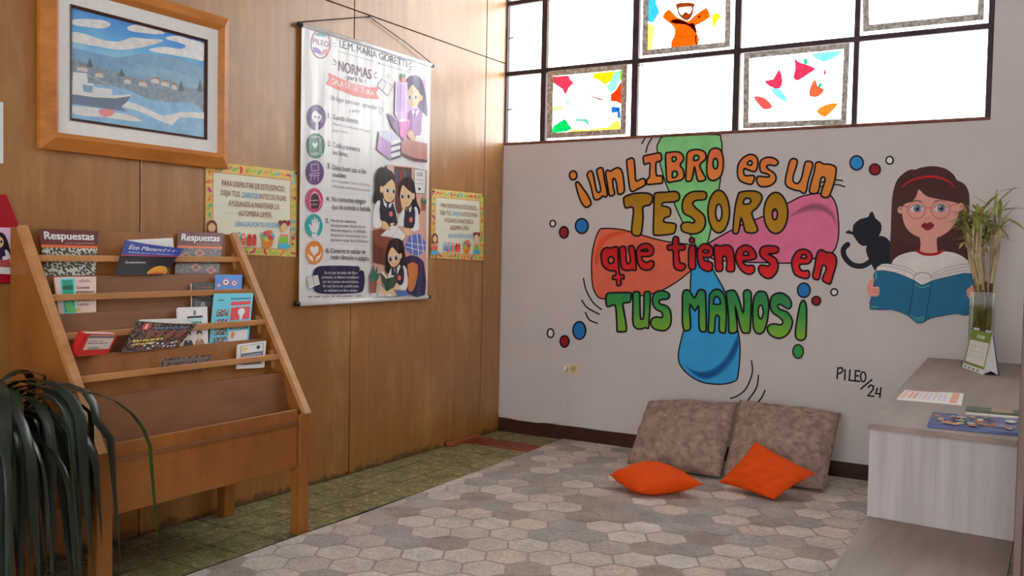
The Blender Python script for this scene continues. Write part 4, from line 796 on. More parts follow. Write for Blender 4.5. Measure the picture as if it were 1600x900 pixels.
A.part('armchair').poly([(455, 400), (540, 380), (620, 420), (650, 500), (655, 775), (480, 760), (430, 500)], bp_(36, 34, 70), 2).poly([(480, 470), (580, 470), (570, 620), (540, 720), (490, 730)], bp_(170, 104, 56), 2)
A.part('plant_pot').poly([(100, 640), (170, 645), (162, 755), (112, 755)], bp_(132, 68, 54)).poly([(92, 600), (120, 540), (135, 470), (150, 540), (182, 490), (170, 560), (205, 560), (170, 640), (110, 640)], GRE, 0)
uniform_girl('girl_seated', [(255, 470), (262, 330), (300, 230), (370, 205), (430, 240), (450, 340), (470, 480), (490, 600), (420, 560), (270, 560)],
    [(282, 420), (290, 350), (325, 295), (370, 350), (402, 380), (400, 440), (360, 490), (315, 490)], (408, 385, 14, 28), [(303, 412), (360, 400)], [(325, 460), (340, 466), (355, 458)],
    [(320, 500), (350, 530), (410, 490), (440, 520), (440, 640), (400, 680), (320, 600)], [[(320, 500), (290, 560), (285, 590), (330, 590)], [(430, 485), (470, 520), (480, 680), (450, 730), (390, 720), (395, 670), (440, 640)]],
    ([(335, 495), (355, 530), (395, 470), (408, 490), (375, 570), (350, 545)], [(352, 520), (372, 515), (372, 570), (355, 565)]), (395, 605, 18, 26), [[(328, 670), (370, 655), (395, 690), (375, 725), (335, 710)]])
A.part('green_book').poly([(208, 550), (262, 610), (345, 590), (362, 660), (330, 720), (265, 735), (225, 640)], bp_(34, 66, 50)).poly([(208, 545), (232, 540), (268, 600), (335, 575), (345, 592), (262, 612)], WHT)
A.part('legs').poly([(190, 750), (210, 680), (265, 740), (330, 705), (370, 785), (280, 788), (230, 775)], SKN).poly([(190, 740), (240, 775), (240, 790), (185, 790)], WHT).poly([(265, 760), (312, 770), (310, 790), (262, 790)], WHT).poly([(355, 740), (470, 735), (490, 780), (375, 788)], bp_(70, 98, 164))
A.flush()

# ---- two notices about taking off shoes
m_note = M('cream_notice_paper', rgb(212, 198, 172, KL), rough=.7, var=.03, scale=6)
def p1uv(x, y):
    top = 6+.118*(x-65); bot = 815+.046*(x-62); return ((x-65)/797, (y-top)/(bot-top))
def notice(label, corners, seed, three):
    PL = Plane((.004, 0, 0), (0, 1, 0), (0, 0, 1)); c = [PL.px(*p) for p in corners]
    t = thing('shoe_notice', label, 'notice', (0, c[3][0], c[3][1]))
    def uv(u, v): return tuple((c[0][k]*(1-u)+c[1][k]*u)*(1-v)+(c[3][k]*(1-u)+c[2][k]*u)*v for k in (0, 1))
    W4 = [uv(0, 0), uv(1, 0), uv(1, 1), uv(0, 1)]
    vs = [PL.pt(a, b, 0) for a, b in W4]+[PL.pt(a, b, -.0015) for a, b in W4]
    sh = mesh('sheet', vs, [(3, 2, 1, 0), (4, 5, 6, 7), (0, 1, 5, 4), (1, 2, 6, 5), (2, 3, 7, 6), (3, 0, 4, 7)], m_note, t)
    A = Art(PL, sh, .0003, .00006); A.map = lambda x, y: uv(*p1uv(x, y)); A.w = 5.6
    rr = random.Random(seed)
    YB = pr(220, 166, 96); RD = pr(176, 60, 40)
    def inv(u, v):
        x = 65+797*u; top = 6+.118*(x-65); bot = 815+.046*(x-62); return (x, top+v*(bot-top))
    A.part('border', 'yellow border with painted shoes and socks').poly([inv(0, 0), inv(1, 0), inv(1, 1), inv(0, 1)], YB, 0, holes=[[inv(.072, .112), inv(.072, .918), inv(.925, .918), inv(.925, .112)]])
    A.stroke([inv(.072, .112), inv(.925, .112), inv(.925, .918), inv(.072, .918)], .8, RD, True)
    cols = [(204, 104, 60), (178, 62, 56), (92, 160, 96), (84, 160, 190), (222, 140, 70), (170, 70, 110), (140, 176, 70), (196, 120, 90)]
    spots = [(u/15+.03, .055) for u in range(15)]+[(u/15+.03, .96) for u in range(15)]+[(.035, v/11+.13) for v in range(9)]+[(.962, v/11+.13) for v in range(9)]
    for u, v in spots:
        x, y = inv(u, v); s = rr.uniform(24, 34); c_ = pr(*rr.choice(cols)); a = rr.uniform(0, 6.3); A.part('shoe_print')
        if rr.random() < .5: A.poly(ellipse(x, y, s, s*.5, 12, a), c_).poly(ellipse(x+s*.35*math.cos(a), y+s*.35*math.sin(a), s*.4, s*.34, 10, a), pr(*rr.choice(cols)))
        else:
            ca, sa = math.cos(a), math.sin(a); f = lambda p: (x+s*(p[0]*ca-p[1]*sa), y+s*(p[0]*sa+p[1]*ca))
            A.poly([f(p) for p in ((-.9, -.4), (-.9, .1), (-.2, .2), (.5, .8), (.9, .7), (.8, .3), (.1, -.4))], c_, 2)
    TX = pr(112, 62, 52); TB = pr(58, 128, 170)
    A.auto = 'notice_text'; A.text('PARA DISFRUTAR DE ESTE ESPACIO,', 190, 222, 745, 278, 50, TX, .004).text('DEJA TUS', 183, 308, 338, 322, 50, TX, .004).text('ZAPATOS', 360, 326, 498, 338, 50, TB, .01).text('ANTES DE PASAR.', 503, 338, 758, 360, 50, TX, .004)
    A.text('AYÚDANOS A MANTENER LA', 245, 400, 690, 434, 50, TX, .004).text('ALFOMBRA LIMPIA.', 330, 486, 625, 505, 50, TX, .004).text('¡GRACIAS POR TU AYUDA!', 303, 580, 680, 596, 48, TB, .004); A.auto = None
    SK = pr(226, 160, 120); HRb = pr(112, 50, 48)
    def shoe(x, y, c_, o):
        A.part('printed_shoe').poly([(x-18, y+30), (x-20, y-20), (x-8, y-55), (x+12, y-55), (x+20, y-10), (x+16, y+40), (x, y+50)], pr(*c_), 2).poly(ellipse(x, y-28, 9, 18, 10), pr(*o)).stroke([(x-12, y+8), (x+12, y+4)], .6, pr(*o))
    if three: shoe(255, 690, (70, 140, 180), (220, 220, 214)); shoe(300, 700, (204, 98, 70), (220, 220, 214))
    shoe(330, 690, (70, 140, 180), (220, 220, 214)); shoe(370, 700, (204, 98, 70), (220, 220, 214)); shoe(425, 705, (190, 74, 66), (150, 40, 40)); shoe(466, 706, (190, 74, 66), (150, 40, 40))
    A.part('printed_basket').poly([(528, 690), (640, 700), (625, 760), (590, 775), (545, 765)], pr(196, 112, 50), 0)
    for k, (x, y) in enumerate(((545, 660), (575, 640), (605, 635), (630, 670), (580, 690), (610, 680))): A.ell(x, y, 22, 30, pr(*cols[(k*3+2) % 8]), rot=k, n=12)
    for (x, y, bc) in ((737, 590, (110, 160, 60)), (108, 590, (196, 90, 80))):
        A.part('printed_child').ell(x, y-15, 40, 48, HRb).poly([(x-34, y-10), (x, y-40), (x+34, y-10), (x+26, y+28), (x, y+42), (x-26, y+28)], SK, 2)
        A.ell(x-38, y-42, 14, 24, HRb, n=12) if bc[0] == 110 else None
        A.ell(x+42, y-38, 14, 26, HRb, n=12) if bc[0] == 110 else A.poly([(x-42, y-30), (x+40, y-30), (x+46, y+50), (x-44, y+50)], HRb)
        if bc[0] != 110: A.poly([(x-30, y-12), (x, y-34), (x+30, y-12), (x+24, y+30), (x, y+40), (x-24, y+30)], SK, 2)
        A.poly([(x-36, y+60), (x+36, y+60), (x+44, y+140), (x-44, y+140)], pr(206, 120, 110)).poly([(x-38, y+78), (x, y+88), (x+38, y+78), (x+40, y+135), (x, y+148), (x-40, y+135)], pr(*bc)).poly([(x-50, y+150), (x, y+138), (x+52, y+150), (x+48, y+182), (x, y+188), (x-48, y+182)], pr(60, 150, 180), 2)
    A.flush()
    pin = pr(30, 26, 26)
    for u, v in ((.985, .02), (.02, .03)): p = PL.pt(*uv(u, v), .001); MB().tube([p, p+V3((.004, 0, 0))], .006, 8).build('pin', pin, t)
notice('cream shoe notice with yellow border half hidden behind the magazine rack', [(321.5, 251), (464, 267.8), (462.4, 401.5), (321, 395)], 3, False)
notice('cream shoe notice with yellow border hanging near the room corner, right of the banner', [(674.6, 295), (755.5, 303), (755.3, 407), (672.9, 403)], 5, True)
# ---- edge of a white sheet and the red house-shaped board
q0 = LEFT.px(4.5, 160); q1 = LEFT.px(4.5, 255.5)
ws = tag(MB().box(.001, .003, -4.05, (q0[0]+q1[0])/2, q1[1], q0[1]).build('paper_sheet', M('white_paper', rgb(200, 196, 204, KL), rough=.7, var=.03), None, (0, -3.8, q1[1])), 'plain white paper sheet on the wooden wall at the left picture edge', 'paper')
m_redb = M('red_painted_board', rgb(140, 10, 28, KL), rough=.45, var=.06)
ry1 = LEFT.px(24.8, 400)[0]; rz0 = LEFT.px(24, 442)[1]; rz1 = LEFT.px(25, 349)[1]; ra = LEFT.px(3, 304)
hb = thing('picture_board', 'red house-shaped board with a picture of a schoolgirl', 'board', (0, -3.95, rz0))
mid = -4.0
bpn = MB().prism([(2*mid-ry1, rz0), (ry1, rz0), (ry1, rz1), (ra[0]+.01, ra[1]), (2*mid-ra[0]-.01, ra[1]), (2*mid-ry1, rz1)], 'x', .001, .014).build('board_panel', m_redb, hb)
HP = Plane((.0145, 0, 0), (0, 1, 0), (0, 0, 1)); A = Art(HP, bpn, .0003, .0001); A.zoom(0, 230, 4.0938)
A.part('photo_print').poly([(-380, 500), (72, 515), (72, 812), (-380, 800)], pr(206, 160, 176)).poly([(-380, 735), (72, 745), (72, 812), (-380, 800)], pr(204, 196, 200)).poly([(-100, 690), (60, 715), (72, 770), (-100, 760)], pr(150, 66, 70))
A.part('printed_girl').poly([(-60, 560), (-20, 545), (20, 550), (45, 590), (62, 650), (66, 690), (20, 700), (-60, 690)], pr(34, 26, 34), 2).poly([(-50, 590), (0, 570), (22, 600), (15, 635), (-20, 645)], pr(222, 160, 124), 2).poly([(-60, 650), (0, 640), (40, 660), (42, 720), (-60, 715)], pr(36, 32, 56)).poly([(30, 655), (55, 670), (60, 710), (20, 722), (15, 700), (35, 695)], pr(206, 200, 204), 2).ell(8, 605, 7, 9, pr(30, 26, 30))
A.flush()

# ---- socket, plug, cord, wood offcut on the floor
m_soc = M('ivory_plastic', rgb(198, 190, 168, .7), rough=.4, var=.03); m_hole = M('socket_slot', (.03, .03, .03))
so = thing('power_outlet', 'ivory wall socket below the mural dots', 'outlet', (.6, 0, .5))
s0 = BACK.px(880.3, 567.5); s1 = BACK.px(903.7, 584.5)
MB().bbox(s0[0], s1[0], -.008, 0, s1[1], s0[1], .003).build('cover_plate', m_soc, so)
cx, cz = s0[0]+(s1[0]-s0[0])*.7, (s0[1]+s1[1])/2
MB().tube([(cx, -.006, cz), (cx, -.011, cz)], .026, 16).build('socket_face', M('worn_socket_face', rgb(176, 160, 110, .7), rough=.5, var=.15), so)
for dx in (-.008, .008): MB().box(cx+dx-.0015, cx+dx+.0015, -.0116, -.0105, cz-.006, cz+.006).build('slot', m_hole, so)
pl_ = thing('plugged_cable', 'white plug and cable running down the wall to the skirting board', 'cable', (.55, -.02, .1))
m_wh = M('white_cable', rgb(206, 202, 196, .75), rough=.45, var=.02)
px_ = s0[0]+(s1[0]-s0[0])*.22
MB().tube([(px_, -.008, cz), (px_, -.03, cz), (px_, -.045, cz-.004)], [.02, .02, .012], 12).build('plug', m_wh, pl_, smooth=True)
cpts = [(px_, -.045, cz-.004), (px_+.005, -.05, cz-.03), (px_+.012, -.02, cz-.06)]
for x, y in ((885, 600), (884.5, 630), (887, 655)): a = BACK.px(x, y); cpts.append((a[0], -.006, a[1]))
for x, y in ((870, 660), (838, 659.5), (815, 656), (795, 650.5)): a = BACK.px(x, y); cpts.append((a[0], -.012, a[1]))
cpts += [(.02, -.014, .14), (.012, -.03, .165)]
MB().tube([V3(p) for p in cpts], .0035, 6).build('cable', m_wh, pl_, smooth=True)
a0 = V3((.0, -.62, 0))
tag(MB().bbox(.004, .055, -.70, -.33, .002, .028, .003).build('wood_offcut', M('reddish_wood_strip', rgb(136, 74, 44, .6), rough=.5, var=.2, stretch=(3, .6, 3)), None, (.03, -.5, 0)), 'reddish wooden strip lying on the floor against the panelled wall', 'wood strip')

# ================================================================== MAGAZINE RACK
m_rack = wood('rack_oak', rgb(112, 66, 22, .64), rgb(142, 90, 38, .64), rough=.42, spec=.4, gs=(2, 2, .8))
m_rlight = wood('rack_light_edge', rgb(146, 100, 58, .6), rgb(174, 128, 82, .6), rough=.45, spec=.4, gs=(3, .8, 3))
m_rdark = wood('rack_brown_board', rgb(100, 62, 38, .6), rgb(124, 80, 50, .6), rough=.45, spec=.4, gs=(3, .8, 3))
YL, YR = -3.735, -2.69
rk = thing('magazine_rack', 'wooden slanted magazine rack on four legs against the panelled wall', 'magazine rack', (.3, (YL+YR)/2, 0))
B = [(.085, 1.41), (.178, 1.222), (.268, 1.075), (.362, .916), (.455, .758), (.548, .60)]       # top edges of the tier boards (x, z)
for y0, y1 in ((YL-.028, YL), (YR, YR+.028)):
    MB().prism([(.035, 1.415), (.088, 1.415), (.60, .572), (.60, .33), (.035, .33)], 'y', y0, y1).build('side_panel', m_rack, rk)
    a = V3((.092, 0, 1.418)); b = V3((.605, 0, .57)); d = (b-a).normalized(); n_ = V3((-d.z, 0, d.x))*-1
    w = .011
    yA, yB = y0-.004, y1+.004
    P = [a+n_*-.012, b+n_*-.012, b+n_*w, a+n_*w]
    vs = [(p.x, yA, p.z) for p in P]+[(p.x, yB, p.z) for p in P]
    MB().hexa(vs).build('sloping_edge', m_rlight, rk)
for i in range(5):
    x0, z0 = B[i]; z1 = B[i+1][1]-.055; x1 = x0+.27*(z0-z1)
    vs = [(x0-.014, YL, z0), (x0, YL, z0), (x0, YR, z0), (x0-.014, YR, z0)]
    lo = [(x1-.014, YL, z1), (x1, YL, z1), (x1, YR, z1), (x1-.014, YR, z1)]
    MB().hexa(lo+vs).build('tier_board', m_rdark if i in (1, 2, 4) else m_rack, rk)
    nx = B[i+1][0]+.0 if i < 4 else .592
    MB().box(x1, nx+.012, YL+.001, YR-.001, z1-.012, z1).build('ledge', m_rdark, rk)
for i, (x, z) in enumerate(((.150, 1.293), (.240, 1.139), (.332, .993), (.426, .832))):
    slat = MB().bbox(x-.006, x+.008, YL+.001, YR-.001, z-.014, z+.013, .003).build('retaining_slat', m_rlight, rk)
    for y0, y1 in ((YL+.0005, YL+.014), (YR-.014, YR-.0005)):
        MB().prism([(x-.012+.055*math.cos(t_)*.55-.03, z-.02+.05*math.sin(t_)) for t_ in [2*math.pi*k/14 for k in range(14)]], 'y', y0, y1).build('scalloped_bracket', m_rlight, slat)
for y0 in (YL-.03, YR-.032):
    MB().bbox(.545, .607, y0, y0+.064, 0, .575, .004).build('front_leg', m_rack, rk)
    MB().bbox(.04, .10, y0, y0+.064, 0, .34, .004).build('rear_leg', m_rack, rk)
MB().bbox(.575, .592, YL+.036, YR-.034, .325, .60, .003).build('front_apron', m_rack, rk)
MB().bbox(.10, .56, YL-.02, YL+.0, .36, .42, .003).build('side_rail', m_rdark, rk)

def tier(i): 
    xb, zb = B[i+1][0]-.026, B[i+1][1]; t_ = math.atan(.27)
    return Plane((xb, 0, zb), (0, 1, 0), (-math.sin(t_), 0, math.cos(t_)))
m_page = M('paper_edges', rgb(206, 200, 192, .6), rough=.8, var=.06, scale=60)
def booklet(name, label, cat, i, corners, cover, th=.006, curl=0, lift=0.0, dip=.022, group='publications in the rack'):
    """a stapled or bound item standing in tier i; corners TL,TR,BR,BL as seen; reaches down behind the board"""
    P = tier(i); P = Plane(P.O+P.n*lift, P.U, P.V)
    c = [P.px(*p) for p in corners]
    dl = (c[3][0]-c[0][0], c[3][1]-c[0][1]); dr = (c[2][0]-c[1][0], c[2][1]-c[1][1])
    def ext(p, d, k): L_ = math.hypot(*d); return (p[0]+d[0]/L_*k, p[1]+d[1]/L_*k)
    bl, br = ext(c[3], dl, dip), ext(c[2], dr, dip)
    t = thing(name, label, cat, P.pt((bl[0]+br[0])/2, min(bl[1], br[1])), group)
    # cover sheet grid so it can curl forward at the free top edge
    n = 14 if curl else 2
    def q(u, v): return tuple((c[0][k]*(1-u)+c[1][k]*u)*(1-v)+(bl[k]*(1-u)+br[k]*u)*v for k in (0, 1))
    def hh(u, v): return curl*(max(0, u-.25)/.75)**2*(1-v)
    P.hh = hh
    vs = []; fs = []
    for b in range(n+1):
        for a in range(n+1): vs.append(P.pt(*q(a/n, b/n), hh(a/n, b/n)))
    for b in range(n):
        for a in range(n): k = b*(n+1)+a; fs.append((k+n+1, k+n+2, k+1, k))
    N0 = len(vs)
    for b in range(n+1):
        for a in range(n+1): vs.append(P.pt(*q(a/n, b/n), hh(a/n, b/n)-.0012))
    for b in range(n):
        for a in range(n): k = N0+b*(n+1)+a; fs.append((k, k+1, k+n+2, k+n+1))
    cvr = mesh('cover', vs, fs, cover, t, smooth=False)
    W4 = [q(.012, .02), q(.985, .02), q(.985, 1), q(.012, 1)]
    v8 = [P.pt(*w, -.0014) for w in W4]+[P.pt(*w, -th) for w in W4]
    mesh('pages', v8, [(3, 2, 1, 0), (4, 5, 6, 7), (0, 1, 5, 4), (1, 2, 6, 5), (2, 3, 7, 6), (3, 0, 4, 7)], m_page, t)
    A = Art(P, cvr, .0004, .00008)
    cr = [V3(p) for p in corners]
    def uvmap(u, v):
        # v measured over the visible part
        vis = math.hypot(*dl)/(math.hypot(*dl)+dip); return q(u, v*vis)
    A.map = uvmap; A.w = .016
    if curl:
        base = A.pl.pt
        vis = math.hypot(*dl)/(math.hypot(*dl)+dip)
        class CP:      # drawing follows the curled cover
            n = P.n
            def pt(s, a, b, h=0):
                # invert approximately: u along the width, v down
                u = min(1, max(0, (a-bl[0])/(br[0]-bl[0]+1e-9))); v = 0
                for _ in range(8):
                    p = q(u, v); v += (p[1]-b)/max(.02, (q(u, 0)[1]-q(u, 1)[1])); v = min(1, max(0, v)); l = q(0, v)[0]; r = q(1, v)[0]; u = (a-l)/(r-l)
                return P.pt(a, b, h+hh(min(1, max(0, u)), v)+.0022)
        A.pl = CP()
    return t, A
def cov(name, c, **k): return M(name, rgb(*c, .52), rough=.3, spec=.5, var=.05, **k)
def pt_(r, g, b, **k): return paint(r, g, b, .52, rough=.3, spec=.5, kind='cover', **k)
def stones(name, a, b, sc=38):
    m, N, L, p = nodes(name); tc = N.new('ShaderNodeTexCoord'); v = N.new('ShaderNodeTexVoronoi'); v.inputs['Scale'].default_value = sc; L.new(tc.outputs['Object'], v.inputs[0])
    nz = N.new('ShaderNodeTexNoise'); nz.inputs['Scale'].default_value = 160; L.new(tc.outputs['Object'], nz.inputs[0])
    cr = N.new('ShaderNodeValToRGB'); cr.color_ramp.elements[0].color = (*rgb(*a, .52), 1); cr.color_ramp.elements[1].color = (*rgb(*b, .52), 1); cr.color_ramp.elements[0].position = .75; cr.color_ramp.elements[1].position = .1
    e = cr.color_ramp.elements
    mx = N.new('ShaderNodeMath'); mx.operation = 'MULTIPLY_ADD'; mx.inputs[1].default_value = 1.1; L.new(v.outputs['Distance'], mx.inputs[0])
    sb = N.new('ShaderNodeMath'); sb.operation = 'MULTIPLY_ADD'; sb.inputs[1].default_value = .8; sb.inputs[2].default_value = -.25; L.new(nz.outputs[0], sb.inputs[0]); L.new(sb.outputs[0], mx.inputs[2])
    L.new(mx.outputs[0], cr.inputs[0]); L.new(cr.outputs[0], p.inputs['Base Color']); p.inputs['Roughness'].default_value = .3
    return m
def journal(label, corners, photo, i):
    t, A = booklet('magazine', label, 'magazine', i, corners, cov('journal_maroon', (84, 38, 34)))
    A.part('cover_photo').poly([(0, .4), (1, .4), (1, 1), (0, 1)], photo); A.part('orange_stripe').poly([(0, .34), (1, .34), (1, .4), (0, .4)], pt_(206, 92, 52))
    A.part('masthead').text('Respuestas', .08, .22, .92, .21, .17, pt_(206, 202, 196), .03); A.part('subtitle').text('Journal of Engineering Sciences', .42, .31, .94, .3, .035, pt_(180, 150, 140))
    return t, A
t, A = journal('maroon journal with grey pebble cover at the left end of the top tier', [(60, 357), (154, 361), (149, 430), (71, 431)], stones('pebble_photo', (52, 54, 48), (160, 162, 150), 85), 0)
A.flush()
t, A = journal('maroon journal with metal lattice cover at the right end of the top tier', [(279, 361), (349.5, 364.5), (342, 426.5), (273, 427.5)], stones('lattice_photo', (66, 64, 66), (112, 108, 106), 220), 0)
for k, (u, v) in enumerate(((.2, .58), (.5, .5), (.75, .66), (.45, .85), (.8, .92))): A.part('translucent_square').poly([(u-.13, v), (u, v-.09), (u+.13, v+.02), (u, v+.11)], pt_(150, 116, 110)).ell(u, v+.01, .06, .05, pt_(120, 66, 60), n=12)
A.flush()
t, A = booklet('magazine', 'black and blue magazine with an orange slice, curling open on the top tier', 'magazine', 0, [(195.5, 375.4), (280.5, 391), (256.7, 428), (178.6, 428.5)], cov('eco_black', (26, 24, 32)), .004, .03, .036, .004)
A.part('blue_band').strip(lambda u: 0, lambda u: .43-.13*u, pt_(44, 58, 132)); A.part('red_rule').strip(lambda u: .43-.13*u, lambda u: .46-.13*u, pt_(160, 50, 70))
A.part('masthead').text('Eco Matemático', .1, .24, .92, .17, .14, pt_(206, 204, 210), .012, .2); A.part('subtitle').text('Scientific Journal of Mathematics', .12, .35, .9, .28, .05, pt_(170, 176, 206)); A.part('headline').text('Fortalecimiento', .12, .68, .5, .64, .08, pt_(186, 184, 186), 0, .2)
A.part('orange_slice').poly(ellipse(.82, 1.0, .2, .3, 16, 0, math.pi, 2*math.pi), pt_(222, 130, 40)); A.poly(ellipse(.82, 1.0, .15, .23, 12, 0, math.pi, 2*math.pi), pt_(214, 70, 26))
A.flush()
pl0 = tier(0); pl0 = Plane(pl0.O+pl0.n*.036, pl0.U, pl0.V); W4 = [pl0.px(*p) for p in ((199, 375), (270.6, 371.5), (272, 388), (200, 380))]
mesh('loose_page', [pl0.pt(*w, -.001) for w in W4]+[pl0.pt(*w, -.003) for w in W4], [(3, 2, 1, 0), (4, 5, 6, 7), (0, 1, 5, 4), (1, 2, 6, 5), (2, 3, 7, 6), (3, 0, 4, 7)], m_page, t)
t, A = booklet('paperback_book', 'pink paperback with a green window picture on the second tier', 'book', 1, [(85, 433), (150.3, 432), (150.3, 489), (92.2, 491)], cov('pink_cover', (206, 164, 154)), .012)
A.part('cover_picture').poly([(.12, .04), (.47, .04), (.47, 1), (.12, 1)], pt_(92, 178, 196)).poly([(.16, .08), (.42, .08), (.42, .95), (.16, .95)], pt_(30, 132, 110)).poly([(.16, .25), (.42, .22), (.42, .36), (.16, .34)], pt_(22, 84, 66)).poly([(.18, .7), (.34, .66), (.46, .95), (.2, .98)], pt_(80, 160, 84))
A.part('flower').ell(.52, .9, .06, .06, pt_(206, 140, 70), n=10)
A.part('book_title')
for k, s in enumerate(('Cuentos', 'picarescos', 'para niños', 'de América', 'Latina')): A.text(s, .5, .33+k*.115, (.82, .93, .92, .95, .79)[k], .33+k*.115, .075, pt_(40, 26, 30), .01)
A.part('author').scrawl(.62, .1, .82, .1, .02, pt_(90, 60, 60), 13).scrawl(.57, .14, .88, .14, .02, pt_(90, 60, 60), 14); A.flush()
t, A = booklet('paperback_book', 'black paperback with brown title standing beside the blue booklet', 'book', 1, [(299.7, 441.7), (333.9, 441.7), (333, 478.6), (300.5, 478.6)], cov('black_cover', (40, 34, 34)), .012)
A.part('book_title').scrawl(.15, .24, .92, .24, .1, pt_(110, 62, 48), 1).scrawl(.25, .38, .75, .38, .1, pt_(126, 66, 48), 2).scrawl(.15, .5, .9, .5, .06, pt_(156, 150, 148), 3).scrawl(.2, .6, .85, .6, .06, pt_(156, 150, 148), 4); A.part('cover_photo').poly([(.1, .78), (.9, .78), (.9, 1.1), (.1, 1.1)], pt_(80, 78, 80)).ell(.5, .95, .12, .14, pt_(150, 146, 144)); A.flush()
t, A = booklet('booklet', 'bright blue booklet with round traffic signs on the second tier', 'booklet', 1, [(337.2, 429.4), (378.9, 429.4), (377.5, 452), (336, 452.5)], cov('sky_blue_cover', (42, 112, 182)), .006)
for u, v, r in ((.38, .5, .13), (.7, .58, .11), (.13, .72, .07)): A.part('traffic_sign').ell(u, v, r, r*1.8, pt_(196, 60, 70)).ell(u, v, r*.75, r*1.35, pt_(206, 206, 210)).ell(u, v, r*.35, r*.6, pt_(40, 44, 60), n=10)
A.flush()
t, A = booklet('magazine', 'turquoise magazine with a trophy on red and small photos', 'magazine', 2, [(334.4, 459), (396, 457.8), (388.6, 530), (327, 536)], cov('turquoise_cover', (76, 164, 190)), .006, lift=-.004)
A.part('masthead_panel').poly([(.42, .1), (.94, .1), (.94, .13), (.42, .13)], pt_(40, 90, 140)).poly([(.44, .18), (.95, .17), (.95, .25), (.44, .26)], pt_(186, 36, 44)); A.part('issue_text').scrawl(.12, .15, .28, .15, .025, pt_(30, 30, 40), 5)
A.part('trophy_photo').poly([(.46, .3), (.95, .29), (.95, .56), (.46, .57)], pt_(190, 40, 46)).ell(.73, .4, .09, .08, pt_(206, 206, 206)).poly([(.68, .46), (.78, .46), (.76, .56), (.7, .56)], pt_(196, 196, 196))
for q_ in ((.1, .33, .4, .48), (.1, .53, .4, .64), (.1, .7, .4, .86), (.46, .62, .95, .76), (.1, .9, .4, 1.05)): A.part('small_photo').poly([(q_[0], q_[1]), (q_[2], q_[1]), (q_[2], q_[3]), (q_[0], q_[3])], stones('clip_photo', (40, 46, 44), (140, 142, 140), 140))
A.part('white_photo').poly([(.46, .8), (.95, .79), (.95, 1.05), (.46, 1.05)], pt_(204, 200, 196)).ell(.56, .88, .05, .07, pt_(206, 110, 60)); A.flush()
t, A = booklet('paperback_book', 'white book with two portrait drawings behind the middle slat', 'book', 2, [(277.5, 480.5), (324, 479), (325.3, 535.5), (279, 539.7)], cov('white_cover', (200, 198, 196)), .012, lift=.004)
A.part('title_panel').poly([(.3, .25), (.82, .24), (.82, .3), (.3, .3)], pt_(40, 44, 48)).poly([(.25, .32), (.8, .31), (.8, .52), (.25, .53)], pt_(150, 190, 196)).scrawl(.28, .46, .78, .45, .06, pt_(50, 90, 96), 6); A.part('crest').poly([(.52, .1), (.6, .1), (.6, .2), (.56, .24), (.52, .2)], pt_(90, 90, 92))
for u, cl in ((.32, (40, 40, 44)), (.7, (150, 110, 80))): A.part('portrait').poly([(u-.17, 1.02), (u-.12, .9), (u, .86), (u+.12, .9), (u+.17, 1.02)], pt_(*cl)).ell(u, .78, .09, .1, pt_(206, 170, 146)).poly([(u-.1, .77), (u-.09, .68), (u, .65), (u+.09, .68), (u+.1, .77), (u, .71)], pt_(28, 24, 26)).poly([(u-.03, .88), (u+.03, .88), (u, .96)], pt_(206, 206, 206))
A.flush()
t, A = booklet('magazine', 'curling photo magazine with yellow headline leaning on the third tier', 'magazine', 2, [(214.5, 501.5), (300, 508.5), (278.7, 541.5), (189, 550)], stones('crowd_photo', (34, 28, 30), (104, 78, 70), 110), .006, .035, lift=.038, dip=.004)
A.part('logo').ell(.2, .17, .07, .11, pt_(186, 60, 50), n=14).stroke([(.2, .1), (.2, .24)], 1.5, pt_(206, 200, 196))
A.part('masthead').scrawl(.36, .25, .88, .2, .11, pt_(76, 104, 134), 7)
for k in range(4): A.part('shelf_row').poly([(.3+k*.17, .3), (.4+k*.17, .3), (.36+k*.17, .6), (.26+k*.17, .6)], pt_(112, 66, 52))
A.part('headline').scrawl(.1, .7, .62, .64, .07, pt_(206, 190, 70), 8).scrawl(.12, .82, .5, .77, .06, pt_(206, 190, 70), 9)
rr = random.Random(4)
for k in range(14): A.part('crowd_dot').ell(rr.uniform(.3, .95), rr.uniform(.75, .98), .022, .035, pt_(200, 190, 186), n=8)
A.flush()
P = tier(2); P = Plane(P.O+P.n*.026, P.U, P.V); W4 = [P.px(*p) for p in ((216.5, 500), (286, 498), (300, 508), (215, 502.5))]
mesh('loose_page', [P.pt(*w, .010) for w in W4]+[P.pt(*w, .007) for w in W4], [(3, 2, 1, 0), (4, 5, 6, 7), (0, 1, 5, 4), (1, 2, 6, 5), (2, 3, 7, 6), (3, 0, 4, 7)], m_page, t)
# thick red book leaning back
P = tier(2); P = Plane(P.O+P.n*.075, P.U, (.16, 0, 1))
c = [P.px(*p) for p in ((133.8, 521), (184.4, 522.3), (168.7, 552.5), (118, 556.5))]
t = thing('hardback_book', 'thick red book with grey panel at the left of the third tier', 'book', P.pt(*c[3]), 'publications in the rack')
ex = lambda p, q_: (p[0]+(p[0]-q_[0])*.03, p[1]+(p[1]-q_[1])*.03)
W4 = [c[0], c[1], ex(c[2], c[1]), ex(c[3], c[0])]
up_ = V3((-.02, 0, .008))
def slab(name, W, h0, h1, mat): return mesh(name, [P.pt(*w, h0) for w in W]+[P.pt(*w, h1) for w in W], [(3, 2, 1, 0), (4, 5, 6, 7), (0, 1, 5, 4), (1, 2, 6, 5), (2, 3, 7, 6), (3, 0, 4, 7)], mat, t)
m_rb = cov('red_book_cover', (164, 34, 34)); slab('cover', W4, 0, -.002, m_rb)
ins = lambda W, k: [(w[0]+(sum(v[0] for v in W)/4-w[0])*k, w[1]+(sum(v[1] for v in W)/4-w[1])*k) for w in W]
slab('pages', ins(W4, .04), -.002, -.044, m_page); slab('back_cover', W4, -.044, -.046, m_rb)
